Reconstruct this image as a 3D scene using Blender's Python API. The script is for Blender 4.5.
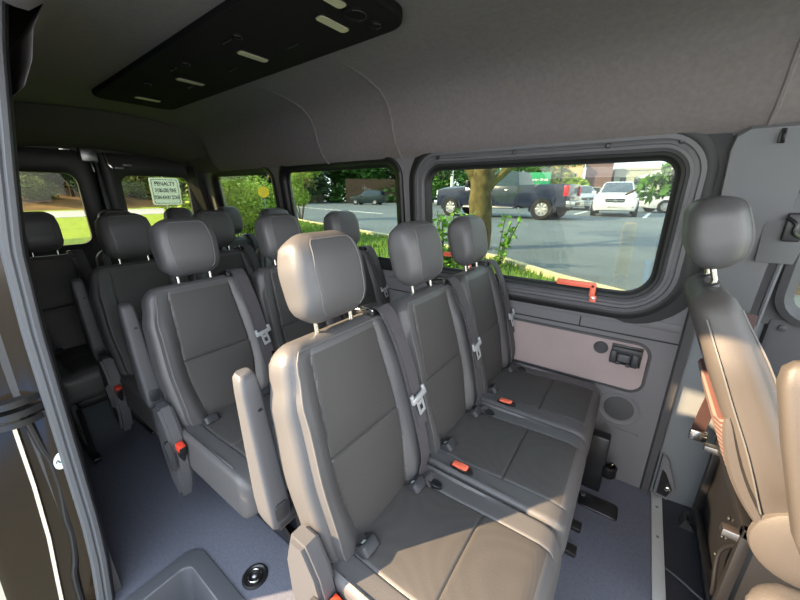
import bpy, bmesh, math, random
from mathutils import Vector, Matrix, noise
random.seed(7)
for o in list(bpy.data.objects): bpy.data.objects.remove(o)
S = bpy.context.scene
C = S.collection
R = math.radians
V = Vector

# ---------------------------------------------------------------- camera, sky, sun, exposure
cd = bpy.data.cameras.new('camera'); cam = bpy.data.objects.new('camera', cd); C.objects.link(cam)
cam.location = (0, 0, 1.35); cam.rotation_euler = (R(90 - 17.45), 0, R(35.5))
cd.sensor_width = 36; cd.lens = 334 / 800 * 36; cd.clip_start = .01; cd.clip_end = 400
S.camera = cam
w = bpy.data.worlds.new('sky'); S.world = w; w.use_nodes = True
nt = w.node_tree; nt.nodes.clear()
out = nt.nodes.new('ShaderNodeOutputWorld'); bg = nt.nodes.new('ShaderNodeBackground')
tc = nt.nodes.new('ShaderNodeTexCoord'); sx = nt.nodes.new('ShaderNodeSeparateXYZ'); cr = nt.nodes.new('ShaderNodeValToRGB')
nt.links.new(tc.outputs['Generated'], sx.inputs[0]); nt.links.new(sx.outputs['Z'], cr.inputs[0])
cr.color_ramp.elements[0].position = 0; cr.color_ramp.elements[0].color = (1, .99, .97, 1)
cr.color_ramp.elements[1].position = .5; cr.color_ramp.elements[1].color = (.78, .88, 1, 1)
nt.links.new(cr.outputs[0], bg.inputs[0]); bg.inputs[1].default_value = 3.0
nt.links.new(bg.outputs[0], out.inputs[0])
sd = bpy.data.lights.new('sun', 'SUN'); sun = bpy.data.objects.new('sun', sd); C.objects.link(sun)
sd.energy = 15.5; sd.angle = R(.8); sd.color = (1, .73, .44)
sun.rotation_euler = V((.93, 1, -.76)).to_track_quat('-Z', 'Y').to_euler()
sun.location = (-3, -5, 6)
S.view_settings.view_transform = 'Standard'; S.view_settings.look = 'None'
S.view_settings.gamma = 1; S.view_settings.use_curve_mapping = False
S.view_settings.exposure = 0.83

# ---------------------------------------------------------------- materials
def lin(c):
    return tuple((x / 255 / 12.92) if x / 255 <= .04045 else ((x / 255 + .055) / 1.055) ** 2.4 for x in c) + (1,)
MATS = {}
def mat(name, col, rough=.5, metal=0, bump=0, scale=200, vary=0, vscale=3, emit=0, spec=.5, coat=0):
    m = bpy.data.materials.new(name); m.use_nodes = True; n = m.node_tree; b = n.nodes['Principled BSDF']
    c = lin(col)
    b.inputs['Base Color'].default_value = c; b.inputs['Roughness'].default_value = rough
    b.inputs['Metallic'].default_value = metal; b.inputs['Specular IOR Level'].default_value = spec
    if coat: b.inputs['Coat Weight'].default_value = coat; b.inputs['Coat Roughness'].default_value = .04
    t = n.nodes.new('ShaderNodeTexCoord')
    if vary:
        z = n.nodes.new('ShaderNodeTexNoise'); z.inputs['Scale'].default_value = vscale; z.inputs['Detail'].default_value = 5
        r = n.nodes.new('ShaderNodeValToRGB')
        r.color_ramp.elements[0].position = .35; r.color_ramp.elements[1].position = .68
        r.color_ramp.elements[0].color = tuple(x * (1 - vary) for x in c[:3]) + (1,)
        r.color_ramp.elements[1].color = tuple(min(1, x * (1 + vary)) for x in c[:3]) + (1,)
        n.links.new(t.outputs['Object'], z.inputs['Vector']); n.links.new(z.outputs['Fac'], r.inputs[0])
        n.links.new(r.outputs[0], b.inputs['Base Color'])
    if bump:
        z = n.nodes.new('ShaderNodeTexNoise'); z.inputs['Scale'].default_value = scale; z.inputs['Detail'].default_value = 3
        q = n.nodes.new('ShaderNodeBump'); q.inputs['Strength'].default_value = bump; q.inputs['Distance'].default_value = .002
        n.links.new(t.outputs['Object'], z.inputs['Vector']); n.links.new(z.outputs['Fac'], q.inputs['Height'])
        n.links.new(q.outputs[0], b.inputs['Normal'])
    if emit:
        b.inputs['Emission Color'].default_value = c; b.inputs['Emission Strength'].default_value = emit
    MATS[name] = m
    return m
def dots(m, scale, col2, lo=.2, hi=.3):        # perforation dots on leather, woven net
    n = m.node_tree; b = n.nodes['Principled BSDF']
    t = n.nodes.new('ShaderNodeTexCoord'); v = n.nodes.new('ShaderNodeTexVoronoi'); v.inputs['Scale'].default_value = scale
    v.inputs['Randomness'].default_value = 0
    r = n.nodes.new('ShaderNodeValToRGB'); r.color_ramp.elements[0].position = lo; r.color_ramp.elements[1].position = hi
    r.color_ramp.elements[0].color = lin(col2); r.color_ramp.elements[1].color = b.inputs['Base Color'].default_value
    n.links.new(t.outputs['Object'], v.inputs['Vector']); n.links.new(v.outputs['Distance'], r.inputs[0])
    n.links.new(r.outputs[0], b.inputs['Base Color'])
LEA = mat('charcoal_leather', (80, 79, 80), .42, bump=.25, scale=350, spec=.5)
LEI = mat('charcoal_perforated_leather', (68, 66, 65), .55, bump=.3, scale=500, spec=.4)
LES = mat('seam_thread', (52, 54, 57), .6)
PIP = mat('piping', (94, 93, 92), .5)
PLA = mat('grey_plastic', (76, 76, 79), .5, bump=.3, scale=400)
PLD = mat('dark_plastic', (48, 49, 52), .45, bump=.2, scale=400)
BLK = mat('black_plastic', (22, 22, 24), .4)
STL = mat('black_painted_steel', (26, 26, 28), .35, spec=.6)
CHR = mat('chrome', (200, 198, 192), .18, metal=1)
STE = mat('brushed_steel', (150, 150, 150), .35, metal=1)
TNG = mat('belt_tongue_metal', (178, 180, 182), .35, metal=.35)
WEB = mat('belt_webbing', (70, 67, 70), .75, bump=.5, scale=700)
WEBB = mat('brown_belt_webbing', (66, 44, 42), .75, bump=.5, scale=700)
RED = mat('red_plastic', (205, 62, 40), .4)
ORA = mat('orange_plastic', (240, 112, 84), .45)
WHL = mat('off_white_print', (205, 215, 215), .6)
WAL = mat('wall_trim_plastic', (104, 103, 106), .6, bump=.3, scale=300, vary=.05)
WAD = mat('wall_trim_dark_plastic', (66, 66, 68), .6, bump=.3, scale=300)
PIT = mat('upper_pillar_plastic', (92, 93, 95), .6, bump=.3, scale=300)
FRM = mat('window_frame_plastic', (84, 84, 87), .5, bump=.2, scale=300)
PIL = mat('pillar_trim', (108, 112, 115), .55, bump=.2, scale=300)
PNK = mat('beige_pink_panel', (158, 143, 142), .8, bump=.6, scale=500, vary=.04, vscale=8)
HDL = mat('headliner_felt', (110, 104, 103), .95, bump=.9, scale=500, vary=.07, vscale=60)
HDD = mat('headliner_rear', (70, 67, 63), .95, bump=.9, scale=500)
CPN = mat('overhead_panel_plastic', (27, 25, 25), .8, spec=.08)
LMP = mat('lamp_lens', (178, 170, 145), .35, bump=.5, scale=120)
RUB = mat('black_rubber', (20, 20, 21), .55)
GRB = mat('grey_rubber', (84, 86, 90), .5, bump=.3, scale=250)
FLO = mat('floor_vinyl', (94, 97, 109), .62, bump=.8, scale=260, vary=.1, vscale=90)
FLB = mat('front_floor_rubber', (44, 45, 52), .55, bump=.6, scale=120, vary=.08, vscale=8)
WEL = mat('step_plastic', (80, 82, 87), .42, bump=.15, scale=200)
SIL = mat('sill_aluminium', (200, 202, 200), .5, metal=.15, bump=.2, scale=60)
RDT = mat('rear_door_trim', (30, 29, 27), .5, bump=.2, scale=200)
BPA = mat('black_car_paint', (34, 25, 13), .16, spec=.35)  # brown in the base stands in for the golden reflection on black gloss
WTR = mat('white_trim', (225, 215, 195), .4)
TAN = mat('driver_leather', (74, 70, 68), .5, bump=.25, scale=350)
NET = mat('striped_net_fabric', (120, 106, 100), .8)
def stripes(m, col2, scale):
    n = m.node_tree; b = n.nodes['Principled BSDF']
    t = n.nodes.new('ShaderNodeTexCoord'); v = n.nodes.new('ShaderNodeTexWave'); v.inputs['Scale'].default_value = scale; v.bands_direction = 'Z'
    r = n.nodes.new('ShaderNodeValToRGB'); r.color_ramp.elements[0].position = .4; r.color_ramp.elements[1].position = .55
    r.color_ramp.elements[0].color = lin(col2); r.color_ramp.elements[1].color = b.inputs['Base Color'].default_value
    n.links.new(t.outputs['Object'], v.inputs['Vector']); n.links.new(v.outputs['Fac'], r.inputs[0]); n.links.new(r.outputs[0], b.inputs['Base Color'])
stripes(NET, (92, 56, 52), 22)
dots(LEI, 420, (60, 58, 58), .2, .5)
ASP = mat('asphalt', (92, 102, 106), .8, bump=.5, scale=30, vary=.12, vscale=.7)
GRS = mat('lawn_grass', (98, 128, 42), .9, bump=1, scale=60, vary=.3, vscale=6)
LFB = mat('leaf_bright', (134, 164, 54), .6, vary=.4, vscale=4)
LFG = mat('leaf_green', (72, 118, 42), .6, vary=.45, vscale=3)
LFD = mat('leaf_dark', (42, 70, 34), .7, vary=.45, vscale=1.5)
LFM = mat('leaf_mossy', (92, 108, 40), .7, vary=.5, vscale=1.2)
BRK = mat('tree_bark', (94, 84, 48), .9, bump=1, scale=40, vary=.45, vscale=9)
BRD = mat('dark_bark', (70, 58, 46), .9, bump=1, scale=20, vary=.4, vscale=4)
HIL = mat('leaf_litter', (116, 88, 50), .95, bump=1, scale=8, vary=.45, vscale=.6)
CON = mat('kerb_concrete', (196, 188, 150), .85, bump=.5, scale=40)
TRK = mat('navy_car_paint', (17, 26, 52), .25, coat=.6)
WCP = mat('white_car_paint', (206, 209, 212), .25, coat=.6)
GCP = mat('dark_teal_car_paint', (14, 34, 36), .35)
SCP = mat('silver_car_paint', (150, 160, 166), .25, coat=.6)
CGL = mat('car_glass', (30, 44, 52), .06, spec=.8)
TYR = mat('tyre_rubber', (24, 24, 25), .8)
RIM = mat('alloy_rim', (176, 178, 180), .35, metal=.6)
TLR = mat('tail_lamp_red', (190, 22, 34), .25)
HLP = mat('headlamp_glass', (200, 210, 216), .15)
BGE = mat('tan_stucco', (206, 158, 112), .9, vary=.05)
BRN = mat('brown_brick', (112, 86, 84), .9, vary=.1)
CRM = mat('cream_stucco', (168, 168, 152), .9, vary=.05)
WRF = mat('white_canopy_metal', (226, 226, 214), .7)
GSN = mat('green_sign_paint', (40, 150, 100), .5)
YEL = mat('yellow_paint', (224, 182, 30), .6)
WHT = mat('white_paint', (226, 228, 224), .6)
BLU = mat('blue_paint', (60, 130, 200), .7, vary=.1)
FEN = mat('brown_wood_fence', (92, 70, 50), .9, vary=.2, vscale=6)
POLE = mat('grey_pole_metal', (150, 156, 158), .5, metal=.3)
SGN = mat('white_sign_face', (214, 226, 214), .6)
INK = mat('dark_ink', (46, 66, 56), .7)
def glass(name, tint, refl=.035):
    m = bpy.data.materials.new(name); m.use_nodes = True; n = m.node_tree; n.nodes.clear()
    o = n.nodes.new('ShaderNodeOutputMaterial'); mx = n.nodes.new('ShaderNodeMixShader')
    t = n.nodes.new('ShaderNodeBsdfTransparent'); g = n.nodes.new('ShaderNodeBsdfGlossy'); lw = n.nodes.new('ShaderNodeLayerWeight')
    pw = n.nodes.new('ShaderNodeMath'); pw.operation = 'POWER'; pw.inputs[1].default_value = 5
    ma = n.nodes.new('ShaderNodeMath'); ma.operation = 'MULTIPLY_ADD'; ma.inputs[1].default_value = .45; ma.inputs[2].default_value = refl
    n.links.new(lw.outputs['Facing'], pw.inputs[0]); n.links.new(pw.outputs[0], ma.inputs[0])
    t.inputs[0].default_value = tuple(math.sqrt(x) for x in tint) + (1,); g.inputs['Roughness'].default_value = 0; g.inputs[0].default_value = (1, 1, 1, 1)
    n.links.new(ma.outputs[0], mx.inputs[0]); n.links.new(t.outputs[0], mx.inputs[1]); n.links.new(g.outputs[0], mx.inputs[2]); n.links.new(mx.outputs[0], o.inputs[0])
    MATS[name] = m
    return m
GLS = glass('tinted_window_glass', (.27, .33, .31))
GLR = glass('dark_tinted_window_glass', (.27, .28, .23), .010)

# ---------------------------------------------------------------- helpers
def tag(o, label=None, cat=None, group=None, kind=None):
    if label: o['label'] = label
    if cat: o['category'] = cat
    if group: o['group'] = group
    if kind: o['kind'] = kind
    return o
def empty(name, loc, rz=0):
    o = bpy.data.objects.new(name, None); C.objects.link(o); o.location = loc; o.rotation_euler = (0, 0, rz)
    o.empty_display_size = .1
    return o
def obj(name, bm, ms, parent=None, smooth=40, loc=None, recalc=True):
    me = bpy.data.meshes.new(name)
    if recalc: bmesh.ops.recalc_face_normals(bm, faces=bm.faces)
    bm.to_mesh(me); bm.free()
    if not isinstance(ms, (list, tuple)): ms = [ms]
    for m in ms: me.materials.append(m)
    if smooth:
        me.polygons.foreach_set('use_smooth', [True] * len(me.polygons))
        try: me.set_sharp_from_angle(angle=R(smooth))
        except Exception: pass
    o = bpy.data.objects.new(name, me); C.objects.link(o)
    if parent: o.parent = parent
    if loc: o.location = loc
    return o
def struct(name, bm, ms, **k): return tag(obj(name, bm, ms, **k), kind='structure')
def B(): return bmesh.new()
def box(bm, lo, hi, bev=0, M=None, mi=0, seg=2):
    vs = []
    r = bmesh.ops.create_cube(bm, size=1)
    vs = r['verts']
    lo = V(lo); hi = V(hi)
    for v in vs: v.co = V((lo.x if v.co.x < 0 else hi.x, lo.y if v.co.y < 0 else hi.y, lo.z if v.co.z < 0 else hi.z))
    fs = set(f for v in vs for f in v.link_faces)
    for f in fs: f.material_index = mi
    if bev:
        es = set(e for v in vs for e in v.link_edges)
        rr = bmesh.ops.bevel(bm, geom=list(es), offset=bev, segments=seg, affect='EDGES', profile=.5, clamp_overlap=True)
        vs = list(set(v for f in rr['faces'] for v in f.verts) | set(v for v in vs if v.is_valid))
        for v in vs:
            for f in v.link_faces: f.material_index = mi
    if M: bmesh.ops.transform(bm, matrix=M, verts=vs)
    return vs
def loft(bm, rings, cap=True, closed=True, mi=0, miF=None, flip=False):
    vr = [[bm.verts.new(p) for p in r] for r in rings]
    n = len(rings[0])
    for i in range(len(rings) - 1):
        for j in range(n if closed else n - 1):
            k = (j + 1) % n
            try: f = bm.faces.new((vr[i][j], vr[i][k], vr[i + 1][k], vr[i + 1][j]))
            except ValueError: continue
            f.material_index = miF(i, j) if miF else mi
    if cap and closed:
        for r in (vr[0], vr[-1]):
            try: bm.faces.new(r).material_index = mi
            except ValueError: pass
    return vr
def tube(bm, pts, r, n=8, mi=0, cap=True):
    pts = [V(p) for p in pts]; rings = []
    up = None
    for i, p in enumerate(pts):
        a = pts[max(0, i - 1)]; b = pts[min(len(pts) - 1, i + 1)]
        d = (b - a).normalized()
        if up is None:
            up = V((0, 0, 1)) if abs(d.z) < .9 else V((1, 0, 0))
        s = d.cross(up).normalized(); up = s.cross(d).normalized()
        rr = r[i] if isinstance(r, (list, tuple)) else r
        rings.append([p + (s * math.cos(2 * math.pi * k / n) + up * math.sin(2 * math.pi * k / n)) * rr for k in range(n)])
    return loft(bm, rings, cap, True, mi)
def curve(pts, n=8):      # Catmull-Rom
    P = [V(p) for p in pts]; P = [P[0]] + P + [P[-1]]; o = []
    for i in range(1, len(P) - 2):
        for k in range(n):
            t = k / n; a, b, c, d = P[i - 1:i + 3]
            o.append(.5 * ((2 * b) + (c - a) * t + (2 * a - 5 * b + 4 * c - d) * t * t + (3 * b - a - 3 * c + d) * t ** 3))
    o.append(P[-2]); return o
def lathe(bm, prof, n=24, M=None, mi=0):       # profile (r, z) about z
    rings = [[V((r * math.cos(2 * math.pi * k / n), r * math.sin(2 * math.pi * k / n), z)) for k in range(n)] for r, z in prof]
    if M: rings = [[M @ p for p in r] for r in rings]
    return loft(bm, rings, True, True, mi)
def ribbon(bm, pts, wd, w, t=.0015, mi=0):
    pts = [V(p) for p in pts]; rings = []
    for i, p in enumerate(pts):
        d = (pts[min(len(pts) - 1, i + 1)] - pts[max(0, i - 1)]).normalized()
        ww = wd[i] if isinstance(wd, list) else wd
        ww = V(ww); ww = (ww - d * ww.dot(d)).normalized(); nn = d.cross(ww).normalized()
        rings.append([p - ww * w / 2 - nn * t, p + ww * w / 2 - nn * t, p + ww * w / 2 + nn * t, p - ww * w / 2 + nn * t])
    return loft(bm, rings, mi=mi)
def refine(lo, hi, n, keys):
    s = [lo + (hi - lo) * i / n for i in range(n + 1)]
    for k in keys:
        s = [q for q in s if abs(q - k) > .009 or q in (lo, hi)]
        s += [k + e for e in (-.008, -.0045, -.002, 0, .002, .0045, .008) if lo < k + e < hi]
    return sorted(s)
def pad(bm, W, D, L, M, r=.03, rend=.05, nf=24, ns=28, ak=(), sk=(), disp=None, mif=None, dep=None, shear=None):
    """upholstered pad: a = across, d = depth (front is +), s = along.  W(s) width, D(s) depth."""
    S_ = refine(0, L, ns, sk)
    e = [0, .03, .12, .28, .5, .75]
    S_ = sorted(set([rend * x for x in e] + [L - rend * x for x in e] + [s for s in S_ if rend < s < L - rend]))
    rings = []; info = []
    Wm = max(W(s) for s in S_)
    A = refine(-Wm / 2 + r, Wm / 2 - r, nf, ak)
    for s in S_:
        ee = min(s, L - s)
        ins = rend - math.sqrt(max(0, rend ** 2 - (rend - ee) ** 2)) if ee < rend else 0
        w2 = max(W(s) / 2 - ins, .004); d = D(s); dd = max(d / 2 - min(ins, d * .48), .003)
        rc = min(r, w2 * .95, dd * .95) if dd < r or w2 < r else r
        sc = (w2 - rc) / (Wm / 2 - r)
        o = shear(s) if shear else 0
        ring = []; inf = []
        for a in A:                                    # front
            x = a * sc; y = dd
            if disp: y += disp(a * (W(s) / Wm), s, W(s)) * (1 if ee > rend * .4 else ee / (rend * .4))
            ring.append((x, y)); inf.append((a, 1))
        for k in range(1, 6):
            t = math.pi / 2 * k / 6; ring.append((w2 - rc + rc * math.sin(t), dd - rc + rc * math.cos(t))); inf.append((a, 2))
        for k in range(0, 4): ring.append((w2, (dd - rc) * (1 - 2 * k / 3))); inf.append((a, 3))
        for k in range(1, 6):
            t = math.pi / 2 * k / 6; ring.append((w2 - rc + rc * math.cos(t), -dd + rc - rc * math.sin(t))); inf.append((a, 3))
        for k in range(8): ring.append(((w2 - rc) * (1 - 2 * k / 7), -dd)); inf.append((0, 4))
        for k in range(1, 6):
            t = math.pi / 2 * k / 6; ring.append((-w2 + rc - rc * math.sin(t), -dd + rc - rc * math.cos(t))); inf.append((0, 3))
        for k in range(0, 4): ring.append((-w2, -(dd - rc) * (1 - 2 * k / 3))); inf.append((0, 3))
        for k in range(1, 6):
            t = math.pi / 2 * k / 6; ring.append((-w2 + rc - rc * math.cos(t), dd - rc + rc * math.sin(t))); inf.append((0, 2))
        rings.append([M @ V((y + o, x, s)) for x, y in ring]); info.append(inf)
    n = len(rings[0])
    loft(bm, rings, miF=(lambda i, j: mif(info[i][j][0] if info[i][j][1] == 1 else None, (S_[i] + S_[min(i + 1, len(S_) - 1)]) / 2, info[i][j][1], W(S_[i]), Wm)) if mif else None)
    return S_, A, rings, n
def rrect(x0, x1, z0, z1, r, n=8, rs=None):      # rounded rect path, ccw from bottom-left, (x,z)
    rs = rs or [r] * 4; o = []
    for (cx, cz, a, q) in ((x0, z0, 180, 0), (x1, z0, 270, 1), (x1, z1, 0, 2), (x0, z1, 90, 3)):
        rr = rs[q]; px = cx + rr if cx == x0 else cx - rr; pz = cz + rr if cz == z0 else cz - rr
        for k in range(n + 1):
            t = R(a + 90 * k / n); o.append((px + rr * math.cos(t), pz + rr * math.sin(t)))
    return o
def poly_prism(bm, pts, axis, a0, a1, bev=0, mi=0):    # extrude 2D outline along axis
    def mk(p, a): return {'x': V((a, p[0], p[1])), 'y': V((p[0], a, p[1])), 'z': V((p[0], p[1], a))}[axis]
    v0 = [bm.verts.new(mk(p, a0)) for p in pts]; v1 = [bm.verts.new(mk(p, a1)) for p in pts]
    n = len(pts); fs = [bm.faces.new(v0[::-1]), bm.faces.new(v1)]
    for i in range(n): fs.append(bm.faces.new((v0[i], v0[(i + 1) % n], v1[(i + 1) % n], v1[i])))
    for f in fs: f.material_index = mi
    if bev:
        es = list(set(fs[0].edges) | set(fs[1].edges))
        bmesh.ops.bevel(bm, geom=es, offset=bev, segments=2, affect='EDGES')
    return v0 + v1
def copy_tree(o, parent=None):
    c = o.copy(); C.objects.link(c)
    if parent: c.parent = parent
    for ch in list(o.children): copy_tree(ch, c)
    return c
def text_mesh(body, size, loc, rot, m, name, parent=None, depth=.0006, align='CENTER', bold=0, narrow=1):
    cu = bpy.data.curves.new(name, 'FONT'); cu.body = body; cu.size = size; cu.align_x = align; cu.align_y = 'CENTER'; cu.extrude = depth; cu.offset = bold
    t = bpy.data.objects.new(name, cu); C.objects.link(t)
    dg = bpy.context.evaluated_depsgraph_get(); me = bpy.data.meshes.new_from_object(t.evaluated_get(dg))
    bpy.data.objects.remove(t)
    me.materials.clear(); me.materials.append(m)
    o = bpy.data.objects.new(name, me); C.objects.link(o); o.location = loc; o.rotation_euler = rot
    o.scale = (narrow, 1, 1)
    if parent: o.parent = parent
    return o

# ================================================================= VAN SHELL
XR = -3.55                       # rear door plane
YC = .90                         # centre line of the van
def wy(z):                       # inner face of the left wall (tumblehome)
    P = [(-.1, 1.70), (.9, 1.70), (1.2, 1.685), (1.5, 1.65), (1.62, 1.615), (1.8, 1.56)]
    if z <= P[0][0]: return P[0][1]
    for (a, b), (c, d) in zip(P, P[1:]):
        if z <= c: return b + (d - b) * (z - a) / (c - a)
    return P[-1][1]
# openings (inner, glass edge) and outer trim edges
WIN = [dict(x0=-.99, x1=.065, z0=.945, z1=1.475, rs=[.07, .10, .06, .07]),
       dict(x0=-2.225, x1=-1.235, z0=.955, z1=1.505, rs=[.06, .06, .06, .06]),
       dict(x0=-3.25, x1=-2.43, z0=.955, z1=1.505, rs=[.06, .06, .06, .06])]
def winpath(i, off, shift=0):
    w_ = WIN[i]
    return rrect(w_['x0'] - off, w_['x1'] + off, w_['z0'] - off, w_['z1'] + off, 0, 9, [max(.01, r + off) for r in w_['rs']])
# --- left wall: triangulated sheet with holes, thick
def wall_sheet(x0, x1, z0, z1, holes, yf, thick, name, m, zs=None, outline=None):
    bm = B()
    nx = max(2, int((x1 - x0) / .06)); nz = 26
    g = [[bm.verts.new((x0 + (x1 - x0) * i / nx, 0, z0 + (z1 - z0) * j / nz)) for j in range(nz + 1)] for i in range(nx + 1)]
    for i in range(nx):
        for j in range(nz): bm.faces.new((g[i][j], g[i + 1][j], g[i + 1][j + 1], g[i][j + 1]))
    rr = bmesh.ops.extrude_face_region(bm, geom=bm.faces[:])
    bmesh.ops.translate(bm, verts=[v for v in rr['geom'] if isinstance(v, bmesh.types.BMVert)], vec=(0, thick, 0))
    bmesh.ops.recalc_face_normals(bm, faces=bm.faces)
    o = obj(name, bm, m, smooth=0)
    if not holes:
        for v in o.data.vertices: v.co.y += yf(v.co.z)
        return tag(o, kind='structure')
    cb = B()
    for h in holes: poly_prism(cb, h, 'y', -1, 1)
    bmesh.ops.recalc_face_normals(cb, faces=cb.faces)
    c = obj('cutter', cb, m, smooth=0)
    md = o.modifiers.new('cut', 'BOOLEAN'); md.operation = 'DIFFERENCE'; md.object = c; md.solver = 'EXACT'
    dg = bpy.context.evaluated_depsgraph_get(); me = bpy.data.meshes.new_from_object(o.evaluated_get(dg))
    o.modifiers.clear(); o.data = me; bpy.data.objects.remove(c)
    for v in me.vertices: v.co.y += yf(v.co.z)
    me.polygons.foreach_set('use_smooth', [True] * len(me.polygons)); me.set_sharp_from_angle(angle=R(35))
    return tag(o, kind='structure')
wall = wall_sheet(XR, .235, -.02, 1.62, [winpath(i, .03) for i in range(3)], wy, .07, 'wall_left', WAL)
# right wall behind the sliding door opening, mirrored, without windows to darken the rear
wallr = wall_sheet(XR, -1.30, -.02, 1.62, [], lambda z: 2 * YC - wy(z), -.07, 'wall_right', WAD)
# window frames: rings swept round the opening.  profile = [(offset, depth towards the cabin)]
def frame(bm, i, prof, yf=wy, sgn=-1, mi=0, mlist=None):
    rings = [[V((x, yf(z) + sgn * d, z)) for x, z in winpath(i, off)] for off, d in prof]
    loft(bm, rings, cap=False, mi=mi, miF=(lambda a, b: mlist[a]) if mlist else None)
def window(i, big):
    if big:
        bm = B()     # outer dark gasket, grey ring, black inner seal
        frame(bm, i, [(.130, -.004), (.130, .003), (.120, .006), (.102, .014), (.088, .016), (.078, .010)])
        o1 = struct('trim_1', bm, RUB)
        bm = B(); W1, W2 = winpath(i, .10), winpath(i, .165)  # dark filler strip drawn for the shadow band between gasket and pillar cover
        def L2(q): k_ = .3 + .7 * min(1, (q - 10) / 6) ** .6; return (W1[q][0] + (W2[q][0] - W1[q][0]) * k_, W1[q][1] + (W2[q][1] - W1[q][1]) * k_)
        loft(bm, [[V((p[0], wy(p[1]) - d, p[1])) for p, d in ((W1[q], 0), (W1[q], .008), (L2(q), .006), (L2(q), 0))] for q in range(10, 27)]); struct('trim_23', bm, RUB)
        bm = B(); frame(bm, i, [(.082, .004), (.086, .014), (.070, .016), (.066, .010), (.055, .009), (.050, .014), (.040, .014), (.034, .004), (.022, -.004), (.018, -.012)])
        fr = struct('window_1', bm, FRM)
        bm = B(); frame(bm, i, [(.030, .0), (.026, .003), (.016, .000), (.010, -.012), (.004, -.016), (-.002, -.018), (-.002, -.03)])
        obj('window_seal', bm, RUB, fr)
        for px in (-.92, -.53, -.165, .06):
            s = B(); z = WIN[0]['z1'] + .058
            lathe(s, [(.0105, 0), (.0105, .003), (.007, .005), (.006, .003), (0.0005, .003)], 14, Matrix.Translation((px, wy(z) - .011, z)) @ Matrix.Rotation(R(90), 4, 'X'))
            obj('frame_screw', s, STL, fr)
    else:
        bm = B(); frame(bm, i, [(.075, -.004), (.072, .010), (.060, .014), (.050, .010), (.030, .002), (.022, -.010), (.010, -.020), (0, -.024), (0, -.035)])
        fr = struct('window_%d' % (i + 1), bm, BLK)
    bm = B()
    for dd in (.024, .029):
        vs = [bm.verts.new((x, wy(z) + dd, z)) for x, z in winpath(i, .012)]
    n = len(vs); v = list(bm.verts)
    f1 = bm.faces.new(v[:n]); f2 = bm.faces.new(v[n:][::-1])
    for k in range(n): bm.faces.new((v[k], v[(k + 1) % n], v[n + (k + 1) % n], v[n + k]))
    obj('window_pane', bm, GLS if i < 2 else GLS, fr, smooth=0)
for i in range(3): window(i, i == 0)
# wall mouldings below the windows
def strip(name, pts, w_, t, m, yf=wy, parent=None):
    bm = B()
    for k in range(len(pts) - 1):
        pass
    rings = []
    for i, (x, z) in enumerate(pts):
        a = V(pts[max(0, i - 1)]); b = V(pts[min(len(pts) - 1, i + 1)]); d = (b - a).normalized(); nn = V((-d.y, d.x))
        rings.append([V((x + nn.x * o * w_, yf(z) - h, z + nn.y * o * w_)) for o, h in ((-.5, -.002), (-.5, t * .6), (-.3, t), (.3, t), (.5, t * .6), (.5, -.002))])
    loft(bm, rings)
    return struct(name, bm, m)
strip('trim_2', [(-3.5, .757), (.232, .757)], .006, .003, RUB)            # seam under the window
strip('trim_3', [(-3.5, .825), (-.5, .825), (.200, .825)], .035, .006, WAL)  # soft ledge under the window
strip('trim_4', [(-.165, .76), (-.165, .83)], .005, .003, RUB)
# beige insert panel
bm = B()
pts = rrect(-1.15, .118, .497, .722, 0, 8, [.02, .05, .05, .02])
rings = [[V((x, wy(z) - d, z)) for x, z in rrect(-1.15 - o, .118 + o, .497 - o, .722 + o, 0, 8, [.02 + o, .05 + o, .05 + o, .02 + o])] for o, d in ((.012, -.002), (.010, .008), (.002, .010), (-.002, .004))]
loft(bm, rings, cap=False); vv = bm.verts[-len(pts):]
panel = struct('trim_5', bm, WAD)
bm = B(); loft(bm, [[V((x, wy(z) - d, z)) for x, z in pts] for d in (-.001, .0045)]); obj('insert_cloth', bm, PNK, panel)
def onwall(x, z, d=0): return Matrix.Translation((x, wy(z) - d, z)) @ Matrix.Rotation(R(90), 4, 'X')
# round vent in the panel
bm = B(); lathe(bm, [(.030, 0), (.030, .004), (.027, .007), (.023, .005), (.021, .002), (.0005, .002)], 28, onwall(-.062, .675, .0045))
vent = tag(obj('round_vent', bm, PLA), 'small round grey grille in the beige wall insert beside the cup clip', 'vent')
for k in range(5):
    bm = B(); h = math.sqrt(max(0, .02 ** 2 - ((k - 2) * .0075) ** 2))
    box(bm, (-.062 - h, wy(.675) - .0115, .675 + (k - 2) * .0075 - .0016), (-.062 + h, wy(.675) - .0055, .675 + (k - 2) * .0075 + .0016)); obj('slat', bm, WAD, vent)
# folding cup bracket
br = tag(empty('cup_bracket', (.035, wy(.66), .66)), 'dark grey folding bracket set in the beige wall insert below the large window', 'bracket')
def wb(name, x0, x1, z0, z1, d0, d1, m, bev=.003):
    bm = B(); box(bm, (x0, -d1, z0), (x1, -d0, z1), bev); return obj(name, bm, m, br)
wb('backplate', -.055, .062, -.045, .050, .0055, .009, BLK)
wb('crossbar', -.052, .060, .012, .040, .009, .024, PLD, .006)
wb('arm', -.056, -.030, -.040, .020, .009, .028, PLD, .006); wb('arm', .026, .052, -.044, .018, .009, .028, PLD, .006)
wb('latch_tab', -.026, .020, -.030, .006, .009, .016, PLA, .003); wb('foot', -.030, -.012, -.044, -.030, .009, .022, PLD, .003); wb('foot', .008, .026, -.048, -.034, .009, .022, PLD, .003)
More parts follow.
